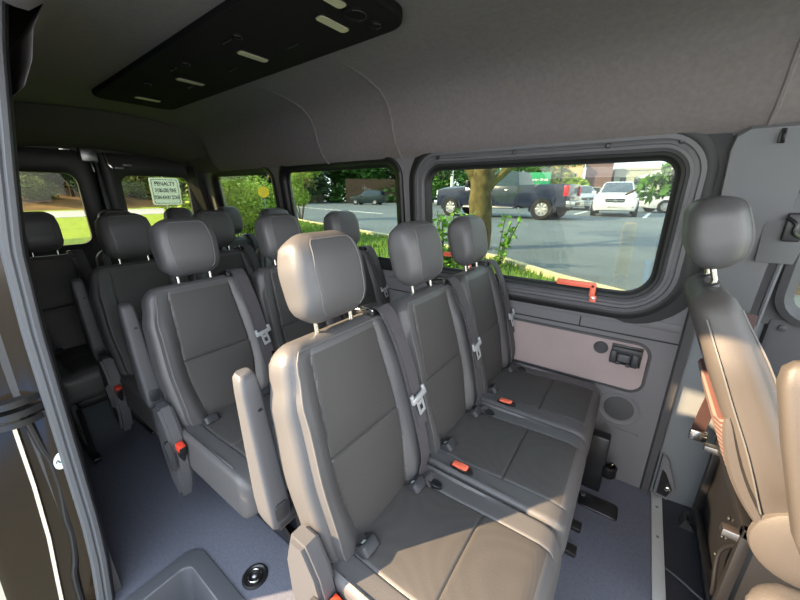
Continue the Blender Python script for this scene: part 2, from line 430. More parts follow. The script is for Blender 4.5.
# speaker cover
sp = tag(empty('speaker_cover', (.055, wy(.39), .39)), 'round grey speaker cover low on the wall below the beige insert', 'speaker')
bm = B(); lathe(bm, [(.088, 0), (.088, .004), (.082, .006), (.078, .003), (.064, .003), (.0005, .004)], 40, Matrix.Rotation(R(90), 4, 'X')); obj('rim', bm, WAL, sp)
bm = B(); lathe(bm, [(.060, .004), (.058, .007), (.03, .009), (.0005, .0095)], 40, Matrix.Rotation(R(90), 4, 'X')); obj('grille', bm, WAD, sp)
strip('trim_6', [(.02, .285), (.15, .275)], .010, .008, WAL)

# --- headliner, lofted along x
def hprof(g=0):
    L_ = [(.80 - 0, 0)]
    P = [(1.632, 1.545), (1.612, 1.562), (1.575, 1.60), (1.548, 1.66), (1.530, 1.73), (1.500, 1.79), (1.44, 1.835), (1.34, 1.862), (1.20, 1.878), (1.0, 1.888), (.9, 1.89)]
    P = [(y - g, z - g) for y, z in P]
    g = 0
    P0 = [(1.632, 1.545), (1.612, 1.562), (1.575, 1.60), (1.548, 1.66), (1.530, 1.73), (1.500, 1.79), (1.44, 1.835), (1.34, 1.862), (1.20, 1.878), (1.0, 1.888), (.9, 1.89)]
    return P[:8] + P0[8:] + [(2 * YC - y, z) for y, z in P0[:-1][::-1]]
    return P + [(2 * YC - y, z) for y, z in P[:-1][::-1]]
bm = B()
xs = []
for x in [XR + .02, -3.3, -2.9] + [-1.73, -1.15, .265, .9]:
    if x in (-1.73, -1.15, .265): xs += [(x - .02, 0), (x - .008, .001), (x - .004, .0045), (x + .004, .0045), (x + .008, .001), (x + .02, 0)]
    else: xs.append((x, 0))
rings = [[V((x, y, z)) for y, z in hprof(g)] for x, g in xs if x < -1.2]
rings.append([V((-1.27, y, z)) for y, z in hprof(0)])
loft(bm, rings, cap=False, closed=False); rings = []
rings.append([V((-1.27, max(y, .245), max(z, 1.765) if y < .4 else z)) for y, z in hprof(0)])
rings += [[V((x, max(y, .245), max(z, 1.765) if y < .4 else z)) for y, z in hprof(g)] for x, g in xs if x > -1.2]
loft(bm, rings, cap=False, closed=False)
struct('ceiling', bm, HDL)
# dark rear roof header over the doors (air duct)
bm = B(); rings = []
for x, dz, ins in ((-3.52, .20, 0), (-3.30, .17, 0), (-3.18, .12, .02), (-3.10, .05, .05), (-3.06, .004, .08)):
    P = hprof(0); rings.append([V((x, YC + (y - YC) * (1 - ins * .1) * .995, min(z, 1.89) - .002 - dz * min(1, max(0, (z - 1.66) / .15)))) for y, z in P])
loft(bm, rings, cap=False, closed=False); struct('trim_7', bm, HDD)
# overhead panel with lamps
def zc(y): return 1.888 - .25 * max(0, abs(y - YC) - .1) ** 2
op = tag(empty('overhead_console', (-1.63, .875, 1.882), R(-1.5)), 'long black ceiling console with a rounded end and oval lamps', 'console')
bm = B(); pr = [(x, y) for x, y in rrect(-.93, .93, -.20, .20, 0, 8, [.06, .09, .09, .06])]
loft(bm, [[V((x * (1 - i * .003), y * (1 - i * .03), -z)) for x, y in pr] for i, z in ((0, -.004), (0, .012), (.4, .020), (1.6, .024))]); obj('console_housing', bm, CPN, op)
for px, py in ((.74, .034), (.305, .024), (-.21, .012), (-.72, .0), (.84, -.075)):
    bm = B(); pp = rrect(px - .021, px + .021, py - .062, py + .062, .015, 4)
    loft(bm, [[V((x, y, -z)) for x, y in pp] for z in (.020, .028)]); fr = obj('lamp_bezel', bm, BLK, op)
    bm = B(); pp = rrect(px - .017, px + .017, py - .058, py + .058, .012, 4)
    loft(bm, [[V((x, y, -z)) for x, y in pp] for z in (.024, .0305)]); obj('lamp_lens', bm, LMP, fr)
for px, py, r_ in ((.835, .035, .036), (.84, .118, .020), (.42, -.10, .018), (.02, -.10, .018), (-.4, -.10, .018)):
    bm = B(); lathe(bm, [(r_, -.020), (r_, -.029), (r_ * .88, -.032), (r_ * .78, -.026), (r_ * .5, -.028), (.0005, -.028)], 28, Matrix.Translation((px, py, 0))); obj('air_nozzle', bm, CPN, op)
    bm = B(); tube(bm, [(px + r_ * .92 * math.cos(a * math.pi / 6), py + r_ * .92 * math.sin(a * math.pi / 6), -.031) for a in range(-2, 5)], .0016, 5); obj('nozzle_trim', bm, PLD, op)
for px, py in ((.5, .06), (.1, .05), (-.3, .05), (.35, -.1), (-.1, -.1)):
    bm = B(); box(bm, (px - .03, py - .004, -.028), (px + .03, py + .004, -.022), .002); obj('slot', bm, BLK, op)

# door header and roof rail above the sliding door, outer roof skin
bm = B(); loft(bm, [[V((x, y, z)) for y, z in ((.10, 1.785), (.25, 1.765), (.28, 1.90), (.20, 1.97), (.08, 1.90))] for x in (-1.27, 1.3)]); struct('trim_19', bm, HDL)
bm = B(); loft(bm, [[V((x, y, z)) for y, z in ((.08, 1.90), (.2, 1.99), (.9, 2.03), (1.6, 1.99), (1.70, 1.90), (1.72, 1.58), (1.74, 1.58), (1.72, 1.92), (1.6, 2.02), (.9, 2.06), (.2, 2.02), (.07, 1.94))] for x in (XR - .05, 1.3)]); struct('roof_skin', bm, BPA, smooth=0).name = 'ceiling_outer'
bm = B(); box(bm, (XR - .05, .04, 1.58), (-1.30, .07, 1.93)); struct('trim_22', bm, BPA)
# --- floor with the step well cut out
WX0, WX1, WY1 = -1.245, .10, .335
bm = B()
well = rrect(WX0, WX1, -.6, WY1, 0, 8, [.01, .01, .05, .05])
pts = [(XR, .1), (XR, 1.72), (.25, 1.72), (.25, -.02), (WX1, -.02)]
wellpath = [p for p in well if p[1] > -.02]
wellpath = sorted(wellpath, key=lambda p: 0)  # keep order: right side up then left side down
poly = [(XR, .08), (XR, 1.72), (.25, 1.72), (.25, -.02), (WX1, -.02)] + [p for p in wellpath if p[1] > .0] + [(WX0, -.02), (-1.30, -.02), (-1.30, .08)]
poly_prism(bm, poly, 'z', -.03, 0)
struct('floor', bm, FLO, smooth=0)
# step well bowl
bm = B()
def wl(o, z, x1=WX1): return [V((x, y, z)) for x, y in rrect(WX0 + o, x1 - o, -.05, WY1 - o, 0, 8, [.01, .01, max(.02, .05 - o * .4), max(.02, .06 - o * .4)])]
loft(bm, [wl(-.002, .001), wl(0, .006), wl(.006, .008), wl(.050, .008), wl(.055, .0085), wl(.059, .005), wl(.062, -.02), wl(.085, -.20), wl(.10, -.21)], cap=False)
v_ = bm.verts[-36:]; bm.faces.new(v_)
struct('trim_8', bm, WEL)
bm = B()
loft(bm, [[V((x, y, z)) for x, y in rrect(-1.09 + o, -.2 - o, -.04, .16 - o, 0, 6, [.01, .01, .04, .04])] for o, z in ((0, -.208), (.006, -.10), (.014, -.095))], cap=True)
struct('trim_9', bm, WEL)
# aluminium strip and the lower front floor
bm = B(); box(bm, (.252, .02, -.03), (.292, 1.73, .004), .002); sill = tag(obj('floor_sill_strip', bm, SIL), 'silver aluminium strip across the floor in front of the first bench', 'sill strip')
for y in (1.62, 1.45, 1.15, .85, .5):
    s = B(); lathe(s, [(.006, .004), (.005, .006), (.0005, .0065)], 12, Matrix.Translation((.272, y, 0))); obj('screw', s, STE, sill)
bm = B(); box(bm, (.293, -.02, -.03), (1.7, 1.75, -.012)); struct('floor.001', bm, FLB, smooth=0).name = 'floor_front'
bm = B(); tube(bm, curve([(.295, 1.33, -.008), (.34, 1.30, .0), (.38, 1.27, .004), (.43, 1.25, -.002)], 4), .004); obj('x', bm, WEL).name = 'floor_bead'
tag(bpy.data.objects['floor_bead'], 'thin pale bead running over the dark front floor mat', 'bead')

# --- B-pillar trim at the right
bm = B()      # lower broad panel set further out
rings = []
for z in [-.012, .1, .25, .45, .7, .9, .93]:
    rings.append([V((x, y, z)) for x, y in ((.236, wy(z) + .03), (.245, wy(z) + .012), (.50, wy(z) + .03), (.56, wy(z) + .03), (1.3, wy(z) + .05), (1.3, wy(z) + .10), (.236, wy(z) + .10))])
loft(bm, rings); struct('trim_10', bm, PIL, smooth=25)
bm = B()      # wall edge lip, slanted near the floor
loft(bm, [[V((x, wy(z) + d, z)) for x, d in ((.205, -.002), (.212, -.012), (.236, -.012), (.244, -.002), (.244, .05), (.205, .05))] for z in (0, .3, .6, .9, 1.2, 1.45)]); struct('trim_11', bm, WAD)
bm = B()      # upper pillar cover, over the headliner edge
outl = [(.222, .93), (.207, 1.20), (.194, 1.44), (.190, 1.50), (.196, 1.54), (.225, 1.56), (.42, 1.56), (.405, 1.48), (.385, 1.38), (.375, 1.1), (.372, .93)]
rings = []
for o, d in ((0, 0), (0, .022), (.012, .034)):
    cx, cz = .28, 1.25
    rings.append([V((x + (cx - x) * o * 3, wy(z) - d, z + (cz - z) * o * 3)) for x, z in outl])
loft(bm, rings); struct('trim_12', bm, PIT, smooth=25)
bm = B(); loft(bm, [[V((x, wy(z) + d, z)) for x, d in ((.20, .01), (.47, .01), (.47, .07), (.20, .07))] for z in (.9, 1.2, 1.5, 1.56, 1.66)]); struct('trim_20', bm, WAD)
# recess of the belt height adjuster
ba = tag(empty('belt_height_adjuster', (.395, wy(1.25) - .036, 1.25)), 'black belt height adjuster on the pillar beside the driver headrest', 'belt adjuster')
bm = B(); loft(bm, [[V((x * k, -d, z * k)) for x, z in ((-.07, .10), (.065, .115), (.03, -.12), (-.06, -.12))] for k, d in ((1, -.006), (1, .0015), (.97, .003))]); obj('faceplate', bm, PIT, ba)
bm = B(); box(bm, (-.02, -.022, -.045), (.025, -.004, .045), .006); obj('slider', bm, BLK, ba)
bm = B(); tube(bm, curve([(-.02, -.02, .03), (.0, -.035, .01), (.0, -.035, -.015), (.02, -.02, -.03)], 5), .006); obj('guide_loop', bm, STL, ba)
bm = B(); tube(bm, [(.0, -.006, 0), (0, -.03, 0)], .006); obj('bolt', bm, CHR, ba)
# coat hook
ch = tag(empty('coat_hook', (.30, wy(1.52) - .036, 1.525)), 'small dark coat hook at the top of the pillar beside the headliner', 'hook')
bm = B(); box(bm, (-.008, -.010, -.022), (.008, 0, .022), .004); obj('hook_base', bm, BLK, ch)
bm = B(); tube(bm, curve([(0, -.006, .015), (0, -.02, .005), (0, -.024, -.012), (0, -.03, -.022)], 4), .005); obj('hook_arm', bm, BLK, ch)
# floor anchor bolt in its wedge recess
wa = tag(empty('belt_floor_anchor', (.275, 1.66, .10)), 'wedge shaped belt anchor with a steel bolt at the pillar foot', 'anchor')
bm = B(); poly_prism(bm, [(-.022, -.075), (.03, -.085), (.05, -.02), (.0, .12), (-.022, .14)], 'y', .012, .045, .004); obj('housing', bm, WAL, wa)
bm = B(); poly_prism(bm, [(-.012, -.055), (.024, -.06), (.036, -.015), (.0, .06), (-.012, .07)], 'y', -.001, .013, .003); obj('recess', bm, BLK, wa)
bm = B(); lathe(bm, [(.012, 0), (.012, .008), (.007, .010), (.006, .018), (.0005, .019)], 14, Matrix.Translation((.02, -.001, -.01)) @ Matrix.Rotation(R(90), 4, 'X')); obj('bolt', bm, CHR, wa)
# driver's belt hanging on the pillar
bt = tag(empty('driver_seat_belt', (.36, 1.60, .95)), 'dark brown seat belt hanging down the pillar behind the driver seat', 'seat belt')
bm = B(); ribbon(bm, curve([(-.0, 0.02, .0), (-.005, -.005, -.08), (-.015, -.01, -.2), (-.035, -.01, -.40), (-.04, 0, -.50)], 6), V((1, .3, 0)), .047); obj('webbing', bm, WEBB, bt)
bm = B(); box(bm, (-.065, -.02, -.535), (-.01, .0, -.49), .006); obj('belt_anchor', bm, CHR, bt)
# front door edge and window beyond the pillar
bm = B(); box(bm, (.43, 1.70, .0), (1.75, 1.78, .93), .02)
dl = struct('door_3', bm, WAD)
bm = B(); tube(bm, curve([(.395, 1.665, .90), (.40, 1.66, 1.1), (.41, 1.645, 1.3), (.43, 1.62, 1.5)], 6), .008); obj('door_seal', bm, GRB, dl)
bm = B(); loft(bm, [[V((x, y, z)) for x, z in rrect(.47, 1.5, .96, 1.52, .06, 6)] for y in (1.735, 1.74)]); obj('window_pane', bm, GLS, dl, smooth=0)
bm = B(); rings = [[V((x, 1.70 + d, z)) for x, z in rrect(.47 - o, 1.5 + o, .96 - o, 1.52 + o, .06 + o, 6)] for o, d in ((.045, .0), (.05, -.02), (.03, -.03), (.0, .0), (.0, .045))]
loft(bm, rings, cap=False); obj('window_surround', bm, WAD, dl)
lk = B(); lathe(lk, [(.012, 0), (.012, .006), (.0005, .008)], 16, Matrix.Translation((.47, 1.70, .895)) @ Matrix.Rotation(R(90), 4, 'X')); obj('lock_knob', lk, PLD, dl)

# --- rear end: two doors
def rear_door(name, y0, y1, wy0, wy1, n):
    bm = B()
    o_ = rrect(y0, y1, .0, 1.70, .03, 5); i_ = rrect(wy0, wy1, .985, 1.505, .07, 5)
    rings = [[V((XR + d, y, z)) for y, z in P] for P, d in ((o_, -.06), (o_, .0), (rrect(y0 + .02, y1 - .02, .02, 1.68, .03, 5), .02), (rrect(wy0 - .05, wy1 + .05, .935, 1.555, .10, 5), .03), (i_, .005), (i_, -.03))]
    loft(bm, rings, cap=False); d = struct('door_%d' % n, bm, RDT)
    bm = B(); loft(bm, [[V((XR + q, y, z)) for y, z in rrect(wy0 - .01, wy1 + .01, .975, 1.515, .07, 5)] for q in (-.030, -.025)]); obj('window_pane', bm, GLR, d, smooth=0)
    return d
d1 = rear_door('rear', .14, .885, .24, .765, 1)
d2 = rear_door('rear', .915, 1.66, 1.035, 1.55, 2)
bm = B(); box(bm, (-.012, -.05, -.01), (.03, .05, .08), .008, Matrix.Translation((XR + .03, .86, 1.60))); obj('hinge_bracket', bm, STE, d1)
bm = B(); tube(bm, [(XR + .03, .80, 1.69), (XR + .05, .86, 1.60), (XR + .04, .87, 1.52)], .008); obj('latch_rod', bm, CHR, d1)
bm = B(); tube(bm, [(XR + .03, .96, 1.66), (XR + .05, .965, 1.58), (XR + .05, .99, 1.55)], .010); obj('latch_rod', bm, CHR, d2)
bm = B(); box(bm, (XR + .03, 1.0, 1.55), (XR + .06, 1.06, 1.565), .004); box(bm, (XR + .03, 1.06, 1.575), (XR + .06, 1.12, 1.59), .004); obj('latch_catch', bm, STE, d2)
bm = B(); box(bm, (XR + .035, .70, 1.66), (XR + .05, .76, 1.675), .003); obj('lamp_reflection_clip', bm, CHR, d1).name = 'chrome_clip'
bm = B(); box(bm, (XR - .05, .06, 1.66), (XR + .03, 1.72, 1.95), .01); struct('wall_rear', bm, RDT)
bm = B(); box(bm, (XR - .03, .882, .0), (XR + .045, .918, 1.66), .012); struct('trim_13', bm, BLK)
for k, (a, b) in enumerate(((1.60, 1.70), (.08, .17))):
    bm = B(); loft(bm, [[V((x, y - (1.70 - wy(z)) * (1 if a > 1 else -1), z)) for x, y in ((XR, a), (XR + .10, a + (.05 if a > 1 else 0)), (XR + .10, b - .0), (XR, b))] for z in (0, .9, 1.2, 1.6)]); struct('trim_%d' % (14 + k), bm, RDT)

# --- sliding door opening: rear jamb with weatherstrip, glossy painted outer part
JX = -1.27
def jy(z): return 2 * YC - wy(z) - .005
zz = [-.05, .1, .25, .4, .55, .7, .85, 1.0, 1.15, 1.3, 1.45, 1.6, 1.72, 1.82]
def jyc(z):   # measured curve of the seal
    P = [(-.1, .055), (.02, .065), (.2, .085), (.35, .095), (.62, .104), (1.0, .116), (1.22, .13), (1.41, .16), (1.67, .205), (1.77, .228), (1.9, .27)]
    for (a, b), (c, d) in zip(P, P[1:]):
        if z <= c: return b + (d - b) * (z - a) / (c - a)
    return P[-1][1]
bm = B()
sec = [(-.02, .018), (.0, .020), (.010, .014), (.012, .004), (.006, -.001), (.010, -.006), (.009, -.016), (-.0, -.021), (-.02, -.020)]
zc_ = [-.06 + 1.9 * k / 48 for k in range(49)]
loft(bm, [[V((JX + sx_, jyc(z) + sy, z)) for sx_, sy in [(p, q - .014) for p, q in sec]] for z in zc_]); struct('trim_16', bm, GRB)
bm = B()      # inner jamb cover between seal and cabin wall
loft(bm, [[V((JX + a, jyc(z) + b, z)) for a, b in ((-.01, .0), (-.012, .008), (-.02, .014), (-.06, .014), (-.06, -.01), (-.02, -.01))] for z in zc_]); struct('trim_17', bm, BLK)
bm = B()      # painted jamb outside the seal
loft(bm, [[V((JX + a, jyc(z) + b, z)) for a, b in ((-.012, -.015), (-.018, -.05), (-.035, -.075), (-.035, -.19), (-.05, -.21), (-.09, -.21), (-.09, .0))] for z in [q for q in zc_ if q < .80]]); jamb = struct('trim_18', bm, BPA)
bm = B()
loft(bm, [[V((JX + a, jyc(z) + b, z)) for a, b in ((-.012, -.015), (-.018, -.05), (-.035, -.075), (-.035, -.19), (-.05, -.21), (-.09, -.21), (-.09, .0))] for z in [.80 + k * .07 for k in range(16)]]); struct('trim_21', bm, BPA)
bm = B()      # crooked seal bead on the jamb
loft(bm, [[V((JX - .03 + .012 * math.sin(t), y + .010 * math.cos(t), z)) for t in [k * math.pi / 5 for k in range(10)]] for y, z in [(q.y, q.z) for q in curve([(0, .035, .80), (0, .045, .66), (0, .052, .60), (0, .050, .50), (0, .040, .40), (0, .038, .33), (0, .026, .24), (0, .012, .18), (0, .004, .06)], 8)]]); obj('jamb_seal', bm, STL, jamb)
bm = B(); loft(bm, [[V((JX - .012 + d, .070 + .017 * math.cos(k * math.pi / 10), .600 + .026 * math.sin(k * math.pi / 10) + .006 * math.cos(k * math.pi / 10))) for k in range(20)] for d in (-.004, .002)]); logo_refl = obj('logo_reflection', bm, WHL, jamb, smooth=0); logo_refl['label'] = 'small white oval reflection of a dark script logo, modelled on the jamb'  # logo reflected in the gloss, modelled as a white oval patch
bm = B(); tube(bm, curve([(JX - .0095, .058, .598), (JX - .0095, .063, .606), (JX - .0095, .067, .595), (JX - .0095, .073, .606), (JX - .0095, .080, .602)], 4), .0013, 5); obj('reflected_script', bm, INK, logo_refl)
bm = B()
loft(bm, [[V((JX - .032 + a, y + b, z)) for a, b in ((0, -.004), (.005, -.004), (.005, .004), (0, .004))] for y, z in ((.012, .78), (.004, .55), (-.008, .36), (-.025, .20), (-.04, .05))]); obj('paint_edge_strip', bm, WTR, jamb)
# black round ledge / hinge guide at hip height
gd = tag(empty('door_roller_guide', (JX - .03, .028, .79)), 'black sliding door guide ledge on the door jamb', 'door guide')
bm = B()
for z, r_ in ((.0, .060), (.03, .056), (-.03, .052)):
    loft(bm, [[V((r_ * .9 * math.cos(R(a)) - .02, .07 * math.sin(R(a)) * r_ / .06, z + h)) for a in range(-90, 91, 12)] + [V((-.03, .07, z + h)), V((-.03, -.07, z + h))] for h in (-.009, .0, .009)])
obj('guide_rail', bm, STL, gd)
bm = B(); box(bm, (-.03, -.055, -.2), (-.01, -.02, -.04), .004); obj('bracket', bm, BPA, gd)

# tie down ring in the floor
td = tag(empty('tie_down_ring', (-.945, .40, .0)), 'round metal tie down ring recessed in the floor beside the step well', 'tie down')
bm = B(); lathe(bm, [(.046, .0), (.045, .004), (.038, .006), (.034, .003), (.030, .0015), (.0005, .0015)], 32); obj('cup', bm, STL, td)
bm = B(); tube(bm, [(.024 * math.cos(a * math.pi / 8), .022 * math.sin(a * math.pi / 8) - .002, .007) for a in range(17)], .0035); obj('ring', bm, CHR, td)
bm = B(); lathe(bm, [(.013, .0015), (.011, .010), (.006, .013), (.0005, .014)], 16); obj('stud', bm, STE, td)
# ================================================================= SEATS
def MX(origin, along, depth, across=(0, 1, 0)):     # maps (depth, across, along) -> seat space
    a, d, c = V(along).normalized(), V(depth).normalized(), V(across)
    return Matrix(((d.x, c.x, a.x, origin[0]), (d.y, c.y, a.y, origin[1]), (d.z, c.z, a.z, origin[2]), (0, 0, 0, 1)))
def piping(bm, rings, A, S_, s0, s1, r, top=True):
    n = len(A) - 1
    ks = [k for k, s in enumerate(S_) if s0 <= s <= s1]
    path = [rings[k][0] for k in ks]
    if top: path += [rings[ks[-1]][j] for j in range(0, n + 1, 2)]
    path += [rings[k][n] for k in ks[::-1]]
    o = []
    for p in path:
        if not o or (p - o[-1]).length > .004: o.append(p)
    tube(bm, o, r, 5)
def interp(P, s):
    if s <= P[0][0]: return P[0][1]
    for (a, b), (c, d) in zip(P, P[1:]):
        if s <= c:
            t = (s - a) / (c - a); t = t * t * (3 - 2 * t); return b + (d - b) * t
    return P[-1][1]
def gro(d, dep=.0045, w_=.0032): return -dep * math.exp(-(d / w_) ** 2)
LEAN = R(13)
BO = (-.480, 0, .43)
BM = MX(BO, (-math.sin(LEAN), 0, math.cos(LEAN)), (math.cos(LEAN), 0, math.sin(LEAN)))
def seam_a(s): return interp([(0, .105), (.25, .135), (.6, .120)], s)
def back_disp(a, s, W_):
    ia = seam_a(s); aa = abs(a)
    bol = interp([(0, .012), (.12, .022), (.4, .020), (.6, .004)], s)
    y = bol * max(0, min(1, (aa - ia) / .03)) ** 1.2 if aa > ia else 0
    y += gro(aa - ia) if s < .565 else 0
    if aa < ia:
        y += gro(s - .30) + .008 * (1 - (a / ia) ** 2) * (1 - abs(((s % .30) / .15) - 1) ** 3)
    y += gro(s - .568, .004) if aa < ia + .004 else 0
    return y
def back_mif(a, s, code, W_, Wm):
    if code == 1 and a is not None and s < .568 and abs(a * (W_ / Wm)) < seam_a(s): return 1
    return 0
def build_seat(k, label, group, aisle, outer_belt=True, simple=False, wsc=1):
    root = tag(empty('passenger_seat', (0, 0, 0)), label, 'seat', group)
    # cushion
    bm = B(); CM = MX((0, 0, .413), (-1, 0, 0), (0, 0, 1))
    def cd_(a, s, W_):
        aa = abs(a); y = gro(aa - .145) if s > .03 else 0
        if aa < .145: y += gro(s - .205) + .007 * (1 - (a / .145) ** 2)
        y += -.010 * math.exp(-((s - .33) / .14) ** 2)
        return y
    S_, A, rg, n = pad(bm, lambda s: .437, lambda s: interp([(0, .150), (.06, .172), (.5, .172)], s), .50, CM, r=.020, rend=.045, nf=26, ns=26,
        ak=(-.145, .145), sk=(.205,), disp=cd_, mif=lambda a, s, c, W_, Wm: 1 if c == 1 and a is not None and abs(a) < .145 and s > .03 else 0)
    cu = obj('seat_cushion', bm, [LEA, LEI], root)
    bm = B(); n_ = len(A) - 1
    tube(bm, [rg[8][j] + V((.0, 0, -.004)) for j in range(0, n_ + 1)], .0022, 5); tube(bm, [rg[i][0] for i in range(8, len(rg) - 8)], .0022, 5)
    if aisle: obj('piping', bm, PIP, cu)
    else: bm.free()
    # backrest
    bm = B()
    Wb = lambda s: interp([(0, .38), (.10, .415), (.28, .432), (.45, .420), (.54, .385), (.60, .345)], s)
    S_, A, rg, n = pad(bm, Wb, lambda s: interp([(0, .10), (.3, .105), (.6, .085)], s), .60, BM, r=.026, rend=.035, nf=26, ns=30,
        ak=(-.13, .13), sk=(.30, .568), disp=back_disp, mif=back_mif)
    bk = obj('backrest', bm, [LEA, LEI], root)
    bm = B(); piping(bm, rg, A, S_, .05, .585, .0022); obj('piping', bm, PIP, bk)
    # hard back shell
    bm = B(); pad(bm, lambda s: Wb(s) - .05, lambda s: .02, .54, BM @ Matrix.Translation((-.058, 0, .02)), r=.008, rend=.01, nf=6, ns=6); obj('back_shell', bm, PLD, bk)
    # head restraint
    HM = BM @ Matrix.Translation((.012, .004, .623))
    bm = B()
    Wh = lambda s: interp([(0, .192), (.05, .220), (.13, .226), (.19, .212), (.226, .182)], s)
    Dh = lambda s: interp([(0, .085), (.08, .112), (.15, .115), (.226, .09)], s)
    S_, A, rg, n = pad(bm, Wh, Dh, .226, HM, r=.036, rend=.042, nf=12, ns=18, disp=lambda a, s, W_: .008 * (1 - (a / .12) ** 2))
    hr = obj('head_restraint', bm, LEA, root)
    bm = B(); piping(bm, rg, A, S_, .02, .213, .0016); obj('seam_piping', bm, PIP, hr)
    for sgn in (-1, 1):
        bm = B(); tube(bm, [HM @ V((-.008, sgn * .062, -.052)), HM @ V((-.004, sgn * .062, -.02)), HM @ V((0, sgn * .062, .03))], .0065, 10); obj('post', bm, CHR, hr)
        bm = B(); lathe(bm, [(.017, -.004), (.017, .005), (.012, .008), (.0068, .008)], 14, HM @ Matrix.Translation((-.008, sgn * .062, -.046))); obj('post_sleeve', bm, PLA, bk)
    # belt outlet + belt
    g = .155
    bm = B(); M_ = BM @ Matrix.Translation((.0, g - .005, .592))
    box(bm, (-.045, -.032, -.006), (.040, .032, .020), .006, M_); gd_ = obj('belt_outlet', bm, BLK, root)
    bm = B(); tube(bm, [M_ @ V((-.03, -.03, .022)), M_ @ V((.03, -.03, .022)), M_ @ V((.042, -.026, .012))], .003, 6); obj('outlet_trim', bm, CHR, gd_)
    P = [(-.01, g, .618), (.045, g, .610), (.066, g + .003, .575), (.086, g + .008, .48), (.094, g + .014, .36), (.096, g + .018, .22), (.094, g + .018, .12), (.075, .165, .055)]
    pts = [BM @ V(p) for p in P] + [V((-.395, .160, .502)), V((-.37, .155, .493))]
    bm = B(); ribbon(bm, curve(pts, 6), V((.0, 1, 0)), .046, .0012)
    q = [BM @ V((p[0] + .004, p[1] + .010, p[2])) for p in P[1:6]]
    ribbon(bm, curve(q, 5), V((.0, 1, .05)), .046, .0012); be = obj('seat_belt', bm, WEB, root)
    TM = BM @ Matrix.Translation((.108, g + .022, .315)) @ Matrix.Rotation(R(8), 4, 'X') @ Matrix.Scale(1.2, 4)
    bm = B(); box(bm, (-.004, -.031, -.004), (.005, .031, .010), .002, TM); box(bm, (-.003, -.031, .006), (.004, -.021, .022), .002, TM); box(bm, (-.003, .021, .006), (.004, .031, .022), .002, TM)
    box(bm, (-.0015, -.014, -.040), (.0015, -.007, .0), .001, TM); box(bm, (-.0015, .007, -.040), (.0015, .014, .0), .001, TM); box(bm, (-.0015, -.014, -.044), (.0015, .014, -.034), .001, TM); box(bm, (-.0015, -.010, -.018), (.0015, .010, -.008), .0, TM)
    obj('belt_tongue', bm, TNG, be)
    # slots in the cushion
    for y_, x_ in ((.155, -.375),) if not aisle else ((.155, -.375),):
        bm = B(); lathe(bm, [(.024, -.004), (.024, .003), (.020, .005), (.016, .001), (.0005, .001)], 20, Matrix.Translation((x_ + .005, y_, .497)) @ Matrix.Rotation(R(-10), 4, 'Z') @ Matrix.Diagonal((1.25, .62, 1, 1))); obj('belt_slot', bm, BLK, cu)
    # anchor bezels
    for y_ in (-.115, .115):
        M_ = Matrix.Translation((-.428, y_, .494)) @ Matrix.Rotation(R(-38), 4, 'Y')
        bm = B(); loft(bm, [[M_ @ V((x, y, z)) for x, y in rrect(-.034 - o, .034 + o, -.024 - o, .024 + o, .012, 4)] for o, z in ((.004, -.02), (.004, .004), (0, .009), (-.006, .009), (-.008, .002))]); ab = obj('anchor_bezel', bm, PLD, cu)
        bm = B(); box(bm, (.002, -.006, .0025), (.014, .006, .0035), .001, M_); box(bm, (-.014, -.012, .0025), (-.009, .012, .0035), 0, M_); obj('anchor_symbol', bm, WHL, ab)
    # buckle
    if aisle:
        bm = B(); tube(bm, [(-.43, -.225, .30), (-.42, -.232, .37), (-.405, -.236, .42)], [.009, .008, .010], 8); st = obj('buckle_stalk', bm, BLK, root)
        BMx = Matrix.Translation((-.400, -.238, .452)) @ Matrix.Rotation(R(14), 4, 'Y')
        bm = B(); box(bm, (-.018, -.012, -.035), (.018, .012, .016), .005, BMx); obj('belt_buckle', bm, BLK, root)
        bm = B(); box(bm, (-.0155, -.0135, -.006), (.0155, .0115, .022), .004, BMx); obj('buckle_button', bm, RED, st)
    else:
        BMx = Matrix.Translation((-.325, -.188, .502)) @ Matrix.Rotation(R(-6), 4, 'Z') @ Matrix.Rotation(R(-8), 4, 'Y')
        bm = B(); lathe(bm, [(.026, -.006), (.026, .002), (.022, .004), (.018, .001), (.0005, .001)], 20, BMx @ Matrix.Diagonal((1.55, .66, 1, 1))); sl = obj('buckle_slot', bm, BLK, cu)
        bm = B(); box(bm, (-.030, -.011, -.002), (.022, .011, .011), .004, BMx); obj('belt_buckle', bm, ORA, sl)
    # base
    bm = B(); box(bm, (-.45, -.155, .27), (-.075, .195, .325), .01); fr = obj('seat_frame', bm, BLK, root)
    for y_ in ((-.02, .16) if aisle else (-.16, .16)):
        bm = B(); tube(bm, [(-.06, y_, .29), (-.04, y_, .16), (-.02, y_, .03)], .014, 8); obj('leg', bm, STL, root)
        bm = B(); tube(bm, [(-.40, y_, .29), (-.44, y_, .16), (-.47, y_, .03)], .014, 8); obj('leg', bm, STL, root)
        bm = B(); box(bm, (-.52, y_ - .022, .001), (.03, y_ + .022, .022), .005); obj('floor_rail', bm, STL, root)
    if aisle:
        bm = B(); poly_prism(bm, [(-.50, .02), (-.04, .02), (-.05, .06), (-.30, .30), (-.48, .30)], 'y', -.058, -.050, .002); obj('side_plate', bm, STL, root)
        # recliner cover with lever
        bm = B(); poly_prism(bm, [(-.410, .30), (-.405, .42), (-.43, .53), (-.47, .60), (-.52, .60), (-.545, .52), (-.54, .40), (-.51, .27), (-.45, .20)], 'y', -.262, -.212, .010); rc = obj('recliner_cover', bm, PLA, root, smooth=50)
        bm = B(); poly_prism(bm, [(-.40, .37), (-.398, .43), (-.425, .485), (-.445, .48), (-.435, .40), (-.43, .36)], 'y', -.278, -.258, .006); obj('lever', bm, PLD, rc, smooth=50)
        # armrest folded up
        bm = B(); rings = []
